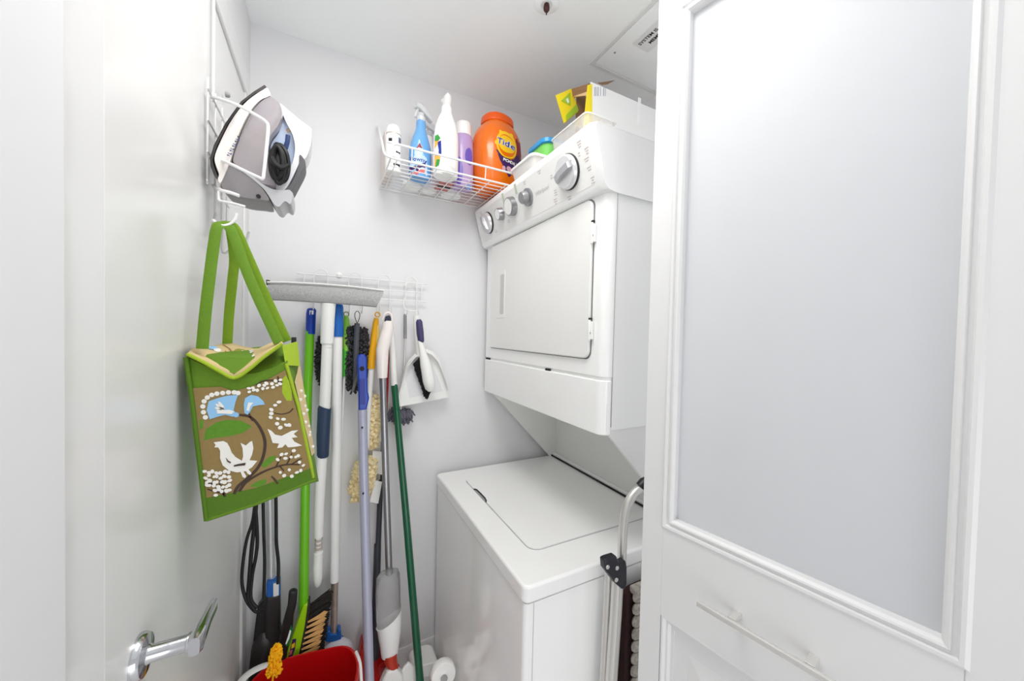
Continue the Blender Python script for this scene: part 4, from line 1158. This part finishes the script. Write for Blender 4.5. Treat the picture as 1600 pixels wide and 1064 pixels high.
# ------------------------------------------------------------------ hand truck against the washer side
ht = thing('hand_truck', 'folded aluminium hand truck with black brackets leaning between washer and right door', 'hand truck', (.6, .6, 0))
hy_ = .610
MB().tube(cr([at(1012, 758, y=.600), at(1001, 763, y=.602), at(990, 772, y=.604), at(980, 790, y=.606), at(975, 815, y=hy_), at(972.5, 850, y=hy_), at(971, 890, y=hy_ + .001)], 6), .0105, 16).build('handle_tube', alu, ht)
MB().tube([at(1000, 761, y=.603), at(1006, 755, y=.600), at(1018, 750, y=.598)], [.0115, .013, .013], 14).build('hand_grip', black, ht)
MB().tube([at(966, 885, y=hy_), at(962, 960, y=hy_), at(955, 1064, y=hy_ + .002), V((.560, hy_ + .004, .02))], .0135, 16).build('outer_rail', alu, ht)
MB().tube([at(951, 893, y=.634), at(948, 960, y=.634), at(943, 1064, y=.634), V((.570, .634, .02))], .0095, 14).build('inner_rail', alu, ht)
br = plate('bracket', [(945, 876), (951, 873), (964, 869), (966, 876), (972, 880), (978, 876), (980, 886), (980, 912), (977, 921), (972, 921), (964, 914), (955, 902), (946, 890)], 0.590, .018, mat('navy_black_plastic', (30, 30, 40), .4, noise=.2), ht, bevel=.003)
for x, y in ((949.5, 886), (964, 887.5), (963, 906)):
    MB().lathe([(0, 0), (.0048, 0), (.0044, .0015), (0, .0022)], at(x, y, y=.590), (0, -1, 0), 14).build('rivet', alu, br)
MB().prism([V((.50, .59, .005)), V((.635, .59, .005)), V((.635, .65, .005)), V((.50, .65, .005))], (0, 0, .018)).build('toe_plate', alu, ht, bevel=.003)
for x in (.53, .61):
    MB().lathe([(0, 0), (.03, 0), (.032, .004), (.032, .018), (.03, .022), (0, .022)], (x - .011, .60, .033), (1, 0, 0), 20).build('wheel', black, ht)

# dark maroon folded bag behind the truck
rg = thing('folded_rug', 'dark maroon folded rug with speckled woven edge behind the hand truck', 'rug', (.67, .62, 0))
mar = mat('maroon_pile', (58, 20, 20), .9, rgb2=(24, 12, 12), scale=60, bump=.4)
spk = mat('speckled_weave', (226, 218, 208), .8, rgb2=(70, 58, 52), scale=110, bump=.4)
MB().prism([(.648, .622, 0), (.780, .640, 0), (.780, .652, 0), (.648, .648, 0)], (0, 0, .742)).build('rug_fold', mar, rg, bevel=.004)
for i in range(24):
    z = .02 + i * .0305
    MB().ball((.6835, .6165, z + .012), (.019, .008, .0165), 10, 6).build('woven_edge', spk, rg)
MB().box((.668, .612, .738), (.79, .632, .756)).build('woven_top', spk, rg, bevel=.004)

# ------------------------------------------------------------------ over-door rack with the iron and the bag
rk = thing('over_door_rack', 'white wire iron holder hooked over the top of the left door', 'rack', (LEFT + .004, .95, 1.8))
wx = LEFT + .006
dt = 2.033
def wire(path, r=.0022, nm='wire', p=None): return MB().tube(cr(path, 5), r, 8).build(nm, wire_m, p or rk)
for y in (.905, .960, 1.015, 1.062):
    z0 = 1.60 if y > .93 else 1.64
    MB().tube([(wx, y, z0), (wx, y, 1.845)], .0018, 6).build('upright_wire', wire_m, rk)
for z in (1.645, 1.70, 1.76, 1.82):
    MB().tube([(wx + .002, .895, z), (wx + .002, 1.075, z)], .0018, 6).build('cross_wire', wire_m, rk)
for y in (.944,):
    wire([(wx, y, 1.82), (wx, y, dt - .01), (wx - .001, y, dt + .002), (wx - .016, y, dt + .0045), (wx - .032, y, dt + .002)], .0024, 'door_hook')
MB().lathe([(0, 0), (.006, 0), (.006, .006), (.004, .009), (0, .009)], at(352, 147, x=wx), (1, 0, 0), 12).build('rubber_foot', seam_m, rk)
a0, a1 = at(330, 152, x=wx), at(328, 247, x=wx)
q0, q1 = at(418, 193, y=.845), at(411, 279, y=.845)
wire([a0, at(345, 155, y=.90), at(375, 166, y=.865), at(400, 180, y=.85), at(415, 190, y=.845), at(419, 200, y=.845), at(416, 235, y=.845), at(412.5, 268, y=.845), at(410.5, 279, y=.845), at(404, 277, y=.848), at(380, 266, y=.855), at(362, 257, y=.868), at(345, 250.5, y=.89), a1], .0030, 'iron_guard')
wire([at(333, 290, x=wx), at(345, 297, y=.878), at(360, 301, y=.868), at(374, 306, y=.865)], .0032, 'ledge_wire')
wire([at(342, 299, y=.878), at(342.5, 312, y=.875), at(350, 315, y=.87), at(365, 318, y=.866), at(383, 323, y=.864)], .0025, 'ledge_wire')
# hooks below for the bag
wire([(wx, .965, 1.60), (wx, .93, 1.545), at(332, 345, y=.86), at(340, 350, y=.83), at(350, 352.5, y=.825), at(361, 349, y=.825), at(367.5, 342, y=.825), at(370, 333, y=.825)], .0024, 'bag_hook')
wire([(wx, 1.03, 1.60), (wx, 1.03, 1.53), at(374, 377, y=.99), at(381, 377, y=.98), at(386, 372, y=.98), at(389, 362, y=.98)], .0024, 'bag_hook')

# the iron
ir = thing('steam_iron', 'grey and white steam iron with wound black cord in wire holder', 'iron', at(405, 235, y=.93))
IY = .93
def side(px, layers, name, material, parent, **kw):
    """pillow solid from a side outline; layers: (y offset, scale about the outline centre)"""
    pts = [at(a, b, y=IY - .016) for a, b in px]
    c = sum(pts, V((0, 0, 0))) / len(pts)
    tip = at(413, 133, y=IY - .016)
    rings = []
    for o, s_ in layers:
        rr = []
        for p in pts:
            d = min(1, (p - tip).length / .13)
            wd = .30 + .70 * math.sin(d * math.pi / 2)
            q = c + (p - c) * s_
            rr.append(V((q.x, IY + o * wd, q.z)))
        rings.append(rr)
    return MB().loft(rings).build(name, material, parent, **kw)
def sm2(px, n=3): return [(p.x, p.y) for p in cr([V((a, b, 0)) for a, b in px], n, True)]
LY = lambda h: ((-h, .955), (-h * .88, .99), (-h * .5, 1), (h * .5, .985), (h * .86, .96), (h, .90))
side([(413, 132), (416, 135), (400, 150), (383, 170), (362, 205), (345, 240), (339, 260), (341, 270), (346, 283), (341, 283), (336, 270), (335, 258), (341, 238), (358, 205), (380, 168), (398, 147)], ((-.048, 1), (.048, 1)), 'sole_plate', mat('dark_soleplate', (70, 66, 66), .3, .6, noise=.1), ir)
side(sm2([(416, 135), (423, 147), (421, 151), (410, 158), (398, 175), (385, 203), (374, 232), (366, 258), (361, 272), (350, 297), (345, 292), (347, 284), (342, 270), (340, 258), (346, 240), (363, 205), (384, 170), (400, 150)]), LY(.046), 'skirt', mat('pearl_white_iron', (234, 228, 224), .25, noise=.03, coat=.3), ir)
side(sm2([(421, 151), (432, 158), (441, 172), (443, 186), (437, 205), (425, 222), (421, 240), (427, 268), (432, 290), (430, 300), (400, 292), (372, 268), (367, 258), (375, 232), (386, 203), (399, 175), (411, 158)]), LY(.043), 'water_tank', mat('smoky_grey_tank', (140, 138, 150), .2, rgb2=(160, 150, 146), scale=9, coat=.3), ir)
side(sm2([(364, 266), (384, 276), (402, 290), (415, 303), (425, 320), (410, 319), (385, 316), (362, 308), (350, 296)]), LY(.044), 'heel', mat('warm_grey_plastic', (138, 134, 136), .35, noise=.1), ir)
side(sm2([(437, 161), (450, 172), (470, 190), (484, 201), (488, 206), (487, 230), (480, 250), (470, 258), (463, 272), (455, 288), (446, 302), (436, 303), (428, 298), (434, 290), (447, 278), (458, 258), (462, 236), (458, 214), (449, 196), (443, 182)]), LY(.030), 'handle', mat('white_iron_handle', (222, 222, 228), .25, noise=.02, coat=.3), ir)
side(sm2([(443, 184), (450, 196), (458, 214), (462, 236), (458, 258), (447, 278), (433, 291), (428, 285), (430, 262), (422, 240), (424, 224), (436, 206)]), LY(.020), 'handle_opening', mat('pale_blue_plastic', (188, 202, 226), .35, noise=.05), ir)
side(sm2([(469, 245), (476, 252), (477, 262), (466, 284), (454, 305), (446, 304), (456, 290), (464, 273), (468, 258)]), LY(.031), 'rear_pad', mat('slate_pad', (96, 94, 98), .5, noise=.1), ir)
side(sm2([(366, 266), (372, 265), (392, 278), (412, 294), (430, 303), (446, 304), (456, 304), (460, 312), (457, 326), (450, 322), (445, 324), (440, 330), (434, 329), (428, 322), (417, 305), (402, 291), (384, 277)]), LY(.045), 'heel_band', mat('silver_grey_plastic', (190, 190, 194), .3, noise=.05), ir)
fy = IY - .049
MB().lathe([(0, 0), (.004, 0), (.004, .002), (0, .002)], at(404, 307, y=fy + .004), (0, -1, 0), 12).build('screw_hole', black, ir)
rb = random.Random(4)
mb = MB()
for i in range(9):                                # small dark blue lettering strokes along the skirt
    p = at(357.5 + i * 2.0, 243 - i * 3.6, y=fy)
    e1 = (at(373, 215, y=fy) - at(357, 243, y=fy)).normalized()
    e2 = V((e1.z, 0, -e1.x))
    for (u0, v0, u1, v1) in (((-.002, -.003, -.0008, .003), (-.0008, .001, .0012, .0026)) if i % 2 else ((-.002, -.002, .001, -.0008), (-.0006, -.003, .0006, .0016))):
        mb.prism([p + e1 * u0 + e2 * v0, p + e1 * u1 + e2 * v0, p + e1 * u1 + e2 * v1, p + e1 * u0 + e2 * v1], (0, -.0006, 0))
stuff(mb.build('brand_print', mat('indigo_print', (70, 76, 130), .4, noise=.1), ir))
MB().tube([at(446, 232, y=IY - .034), at(449, 222, y=IY - .036), at(450, 212, y=IY - .034)], .0045, 10).build('plug_stem', mat('navy_plug', (40, 60, 110), .35, noise=.1), ir)
MB().ball(at(451, 205, y=IY - .016), (.005, .004, .006), 10, 8).build('indicator', mat('amber_lamp', (200, 176, 150), .3, noise=.1), ir)
for k in range(9):
    cx_, cy_ = 436 + rb.uniform(-3, 3), 256 + rb.uniform(-3, 3)
    yy = IY - .030 - .004 * k * .8
    rw, rh = 12 - abs(k - 4) * 1.2 + rb.uniform(-2, 2), 27 + rb.uniform(-4, 2)
    MB().tube(cr([at(cx_ + rw * math.cos(a * .7854), cy_ + rh * math.sin(a * .7854) + 3 * math.cos(a * .7854), y=yy + rb.uniform(-.002, .002)) for a in range(8)], 4, True), .0042, 8, closed=True).build('cord_loop', cb_, ir)
MB().tube(cr([at(424, 246, y=IY - .066), at(430, 256, y=IY - .068), at(440, 262, y=IY - .068), at(450, 258, y=IY - .066)], 4), .005, 8).build('cord_wrap', cb_, ir)
mb = MB().tube([at(436, 236, y=IY - .04), at(434, 256, y=IY - .045), at(437, 278, y=IY - .04)], [.010, .014, .012], 12)
mb.build('cord_core', cb_, ir)

# ------------------------------------------------------------------ the tote bag
gn = mat('leaf_green_canvas', (100, 140, 24), .75, noise=.25, scale=220, bump=.25)
gn2 = mat('bright_lime_canvas', (164, 192, 40), .75, noise=.2, scale=220, bump=.25)
taupe = mat('taupe_canvas', (150, 126, 78), .8, noise=.15, scale=200, bump=.2)
cream = mat('cream_tan_canvas', (222, 200, 152), .8, noise=.12, scale=120, bump=.2)
bg = thing('tote_bag', 'green and brown tote bag with white bird print hanging by green straps', 'bag', at(390, 690, y=.80))
YF, YB = .770, .885
def FP(px, py, o=0): return at(px, py, y=YF - o)
tl, trr, brr, bll = (290, 558), (447, 566), (492, 748), (322, 813)
tlB, trB = at(300, 548, y=YB), at(462, 538, y=YB)
tlB.x = max(tlB.x, LEFT + .006)
brB = at(498, 752, y=YB)
blB = at(322, 813, y=YF) + V((.004, YB - YF, -.020))
blB.x = max(blB.x, LEFT + .008)
# body: bulging sides built as rings from bottom to top
rings = []
for k in range(9):
    t_ = k / 8
    a, b_, c, d = FP(*bll).lerp(FP(*tl), t_), FP(*brr).lerp(FP(*trr), t_), brB.lerp(trB, t_), blB.lerp(tlB, t_)
    bul = .010 * math.sin(math.pi * t_)
    ring = []
    for (p, q, off) in ((a, b_, V((0, -bul * .0, 0))), (b_, c, V((bul * .3, 0, 0))), (c, d, V((0, bul, 0))), (d, a, V((0, 0, 0)))):
        for j in range(6):
            u = j / 6
            w__ = p.lerp(q, u) + off * math.sin(math.pi * u)
            if k == 8 and p is a: w__ = w__ + V((0, .004, -.026 * math.sin(math.pi * u)))
            ring.append(w__)
    rings.append(ring)
MB().loft(rings).build('bag_body', gn, bg)
MB().prism([FP(301, 606, .0008), FP(345, 604, .0008), FP(366, 611, .0008), FP(405, 600, .0008), FP(446, 578, .0008), FP(489, 730, .0008), FP(400, 762, .0008), FP(321, 778, .0008)], (0, -.0014, 0)).build('front_panel', taupe, bg)
MB().prism([FP(321, 778, .0006), FP(400, 762, .0006), FP(489, 730, .0006), FP(493, 748, .0006), FP(400, 786, .0006), FP(324, 812, .0006)], (0, -.002, 0)).build('bottom_band', mat('moss_green_canvas', (84, 124, 18), .75, noise=.2, scale=220, bump=.2), bg)
MB().tube([FP(447, 568), FP(466, 634), FP(490, 746)], [(.003, .0035)] * 3, 8).build('edge_piping', gn2, bg)
MB().tube([FP(291, 558), FP(300, 620), FP(323, 812)], [(.004, .0065)] * 3, 8).build('edge_piping', mat('moss_green_canvas', (84, 124, 18)), bg)
MB().tube([FP(323, 812), FP(400, 787), FP(493, 749)], .0035, 8).build('edge_piping', gn, bg)
# right gusset print
s0, s1, s2, s3 = FP(449, 570), trB, brB, FP(491, 742)
def GS(u, v_, o=.0016): return s0.lerp(s1, u).lerp(s3.lerp(s2, u), v_) + V((o, -o * .6, 0))
MB().prism([GS(.15, .18), GS(.95, .12), GS(.95, .78), GS(.15, .82)], (.0008, -.0006, 0)).build('side_panel', cream, bg)
# lid sagging to a point in front
lf = [(292, 553), (318, 566), (343, 580), (366, 590.5), (388, 578), (412, 558), (441, 537)]
lbk = [(312, 545), (328, 541), (346, 537), (362, 536), (380, 541), (402, 545), (436, 531)]
rows = []
for (fx, fy2), (bx2, by2) in zip(lf, lbk):
    p, q = at(fx, fy2, y=YF - .004), at(bx2, by2, y=YB - .01)
    rows.append([p.lerp(q, u) + V((0, 0, .006 * math.sin(math.pi * u))) for u in (0, .2, .4, .6, .8, 1)])
lm = MB().sheet(rows)
lidb = lm.build('bag_lid', mat('lid_canvas', (214, 190, 140), .8, noise=.12, scale=120, bump=.2), bg)
sol = lidb.modifiers.new('thickness', 'SOLIDIFY')
sol.thickness = .003
MB().tube(cr([at(x, y, y=YF - .005) for x, y in lf], 4), .0028, 8).build('lid_piping', gn2, bg)
def LD(i, u, o=.0012):
    i0 = min(int(i), len(rows) - 2)
    f_ = i - i0
    k_ = u * 5
    k0 = min(int(k_), 4)
    g_ = k_ - k0
    a = rows[i0][k0].lerp(rows[i0][k0 + 1], g_)
    b_ = rows[i0 + 1][k0].lerp(rows[i0 + 1][k0 + 1], g_)
    return a.lerp(b_, f_) + V((0, -o * .6, o))
def lid_patch(pts, material, nm='lid_print'):
    mb = MB()
    P3 = [LD(i, u) for i, u in pts]
    c = LD(sum(p[0] for p in pts) / len(pts), sum(p[1] for p in pts) / len(pts))
    n = len(P3)
    mb.add([c] + P3, [(0, 1 + i, 1 + (i + 1) % n) for i in range(n)])
    mb.build(nm, material, lidb)
pblue = mat('print_light_blue', (148, 198, 238), .7, noise=.08)
pwhite = mat('print_white', (240, 238, 232), .7, noise=.05)
pgreen = mat('print_green', (96, 150, 36), .75, noise=.3, scale=150)
pbrown = mat('print_dark_brown', (74, 54, 46), .75, noise=.2)
def blob(i, u, ri, ru, n=12): return [(i + ri * math.cos(2 * math.pi * k / n), u + ru * math.sin(2 * math.pi * k / n)) for k in range(n)]
lid_patch(blob(1.3, .72, .45, .14), pblue)
lid_patch(blob(1.75, .60, .3, .09), pwhite)
lid_patch(blob(2.6, .25, .7, .10), gn2)
lid_patch(blob(3.6, .62, .5, .13), mat('print_olive', (150, 150, 60), .75, noise=.2))
for k in range(9):
    lid_patch(blob(3.3 + (k % 3) * .55, .30 + .14 * (k // 3) + .05 * (k % 2), .16, .035, 8), pwhite)
for pts in ([(2.2, .9), (2.8, .7), (3.2, .45), (4.0, .35)], [(2.4, .6), (3.0, .42), (3.8, .22)]):
    MB().tube(cr([LD(i, u, .001) for i, u in pts], 4), .0012, 5).build('lid_print', mat('print_tan_brown', (170, 134, 84), .75, noise=.1), lidb)
# green inside flap behind the lid, right top corner
MB().prism([at(446, 571, y=YF + .002), at(441, 540, y=YF + .02), at(462, 534, y=YB - .02), at(464, 552, y=YB - .02), at(466, 572, y=YF + .05)], (.003, .004, 0)).build('corner_fold', gn2, bg)
MB().prism([at(392, 546, y=YB), at(420, 541, y=YB), at(440, 534, y=YB), at(440, 552, y=YB), at(405, 556, y=YB)], (0, .003, 0)).build('back_flap', mat('moss_green_canvas', (84, 124, 18)), bg)
MB().box(tuple(at(455, 538, y=YB - .012)), tuple(at(463, 527, y=YB - .008) + V((0, .006, 0)))).build('buckle', black2, bg)
# straps
def strap(pts, wd, material, thick=.0016, nm='strap'):
    P3 = cr([at(a, b, y=c) for a, b, c in pts], 6)
    MB().tube(P3, [(thick, wd / 2)] * len(P3), 8, flat=(0, -1, 0)).build(nm, material, bg)
strap([(316, 545, YF + .012), (322, 480, YF + .022), (333, 390, YF + .042), (339, 356, YF + .050), (347, 351, .826), (355, 352, .826), (364, 366, YF + .05), (392, 440, YF + .036), (436, 536, YF + .016)], .017, gn)
strap([(355, 540, YB - .01), (358, 490, YB - .02), (363, 440, .85), (366, 405, .842), (361, 362, .834), (358, 353, .832), (368, 358, .834), (385, 395, .842), (415, 462, .86), (449, 533, YB - .012)], .016, mat('lime_strap_canvas', (126, 164, 30), .75, noise=.2, scale=220, bump=.25))
# printed pattern on the front: branches, birds, blossoms
def PR(pts, material, nm='bird_print', o=.0026):
    MB().prism([FP(a, b, o) for a, b in pts], (0, -.0005, 0)).build(nm, material, bg, smooth=False)
def branch(pts, w0, w1, o=.0024):
    P3 = cr([FP(a, b, o) for a, b in pts], 6)
    n = len(P3)
    MB().tube(P3, [(.0005, pxr(P3[i], w0 + (w1 - w0) * i / (n - 1))) for i in range(n)], 6, flat=(0, -1, 0)).build('branch_print', pbrown, bg)
def ov(cx_, cy_, rx, ry, rot=0, n=10):
    c, s2 = math.cos(rot), math.sin(rot)
    return [(cx_ + rx * math.cos(2 * math.pi * k / n) * c - ry * math.sin(2 * math.pi * k / n) * s2, cy_ + rx * math.cos(2 * math.pi * k / n) * s2 + ry * math.sin(2 * math.pi * k / n) * c) for k in range(n)]
bird = [(334, 691), (341, 690), (349, 689), (355, 692), (359, 699), (362, 707), (368, 714), (378, 720), (380, 713), (379, 700), (376, 692), (384, 696), (391, 690), (394, 689), (396, 700), (394, 710), (390, 719), (402, 720), (394, 730), (384, 736), (370, 738), (358, 735), (348, 727), (344, 716), (344, 704), (341, 699), (335, 699), (337, 695)]
PR(bird, pwhite)
PR([(376, 737), (380, 736), (385, 744), (383, 747), (379, 745)], pwhite)
PR([(384, 735), (388, 733), (393, 739), (391, 742), (387, 740)], pwhite)
PR([(353, 715), (357, 720), (361, 722), (360, 724), (355, 721)], pbrown, o=.0034)
PR([(365, 727), (372, 725), (384, 723), (383, 727), (372, 728), (366, 729)], pbrown, o=.0034)
bird2 = [(418, 670), (424, 673), (430, 679), (440, 681), (448, 677), (456, 673), (466, 672), (459, 678), (465, 683), (456, 684), (460, 690), (472, 696), (462, 698), (450, 699), (446, 694), (441, 699), (433, 700), (436, 693), (426, 692), (423, 682)]
PR(bird2, pwhite)
fl_blue = [(326, 627), (340, 622), (356, 618), (372, 617), (368, 628), (365, 641), (370, 647), (364, 651), (352, 648), (340, 651), (328, 655), (323, 641)]
PR(fl_blue, pblue, 'flower_print')
for q in ((321, 652), (318, 644), (317, 635), (319, 627), (324, 621), (331, 617), (339, 615), (348, 614), (357, 613), (366, 613), (372, 614)):
    PR(ov(q[0], q[1], 4.2, 3.6), pwhite, 'flower_print', .0022)
for r_, ln in ((-2.5, 15), (-2.1, 16), (-1.7, 15), (-1.3, 13)):
    PR(ov(350 + .5 * ln * math.sin(r_) * .9, 641 + .5 * ln * math.cos(r_) * .9 - 2, ln * .52, 2.3, math.atan2(math.cos(r_), math.sin(r_))), pwhite, 'flower_print', .0032)
PR([(340, 642), (358, 640), (366, 643), (362, 647), (348, 646), (339, 646)], pwhite, 'flower_print', .0033)
PR([(383, 622), (392, 617), (403, 619), (411, 626), (414, 632), (404, 633), (395, 635), (391, 643), (387, 648), (382, 645), (381, 632)], pblue, 'flower_print')
PR([(388, 629), (396, 629), (391, 635), (389, 642), (385, 641)], pwhite, 'flower_print', .0032)
PR(ov(369, 648, 4.5, 4), pblue, 'flower_print', .003)
PR([(318, 688), (322, 670), (338, 660), (352, 656), (376, 657), (394, 666), (380, 676), (356, 682), (336, 684)], pgreen, 'leaf_print', .0018)
PR([(408, 726), (420, 714), (431, 711), (430, 718), (418, 728), (411, 731)], pgreen, 'leaf_print', .0018)
PR([(390, 760), (402, 752), (416, 748), (416, 755), (404, 761)], pgreen, 'leaf_print', .0018)
PR([(312, 655), (318, 656), (318, 668), (312, 672)], pgreen, 'leaf_print', .0018)
PR([(441, 592), (447, 586), (452, 596), (456, 612), (456, 626), (448, 626), (441, 614)], gn2, 'leaf_print', .0018)
branch([(366, 772), (372, 760), (386, 748), (402, 732), (411, 714), (414, 690), (406, 668), (392, 652), (374, 648)], 5, 3.5)
branch([(396, 657), (389, 648), (388, 640)], 4, 3)
branch([(374, 768), (384, 754), (404, 741), (424, 732), (446, 726), (468, 726)], 4.5, 2)
for e in ([(430, 731), (436, 720), (440, 710)], [(447, 727), (452, 718), (456, 708)], [(455, 726), (464, 720), (472, 716)], [(437, 728), (444, 736)]):
    branch(e, 2.5, 1.4)
branch([(424, 744), (429, 749), (434, 756)], 2, 4)
branch([(352, 776), (344, 764), (330, 756), (322, 752)], 4.5, 2)
branch([(350, 774), (344, 758), (345, 750)], 3, 2)
branch([(348, 770), (336, 768), (324, 764)], 3, 1.6)
branch([(441, 598), (428, 594), (410, 596), (400, 602)], 3, 1.6)
branch([(440, 602), (436, 594), (434, 588)], 3, 2)
branch([(428, 645), (440, 647), (452, 644), (458, 638)], 1.4, 2.2)
rb = random.Random(31)
def blossoms(pts, r0=3.0, r1=4.4):
    for x, y in pts:
        PR(ov(x, y, rb.uniform(r0, r1), rb.uniform(r0 * .7, r1 * .75), rb.uniform(-.6, .6), 8), pwhite, 'blossom_print', .003 + rb.random() * .0004)
blossoms([(321 + (k % 7) * 6.0 + rb.uniform(-1.5, 1.5) + (k // 7) * .6, 738 + (k // 7) * 7.0 + rb.uniform(-2, 2)) for k in range(38) if not (k // 7 >= 4 and k % 7 < 2)])
blossoms([(390 + (k % 8) * 7 + rb.uniform(-2, 2), 606 - (k % 8) * 1.6 + (k // 8) * 6 + rb.uniform(-1.5, 1.5)) for k in range(16)], 2.6, 3.8)
blossoms([(424, 640), (423, 652), (433, 662), (438, 668), (447, 664), (452, 664), (430, 633), (436, 628), (443, 655), (434, 654), (424, 646)], 2.8, 4.2)
blossoms([(440, 710), (447, 709), (459, 704), (462, 714), (468, 722), (474, 727), (470, 735), (464, 738), (456, 744), (444, 743), (438, 738), (452, 734), (446, 716), (455, 714), (434, 718), (466, 712)], 2.4, 3.8)
for k in range(14):
    u, v_ = .2 + .6 * rb.random(), .2 + .55 * rb.random()
    c = GS(u, v_, .0032)
    MB().ball(c, (.0035, .0015, .0035), 8, 5).build('blossom_print', pwhite, bg)
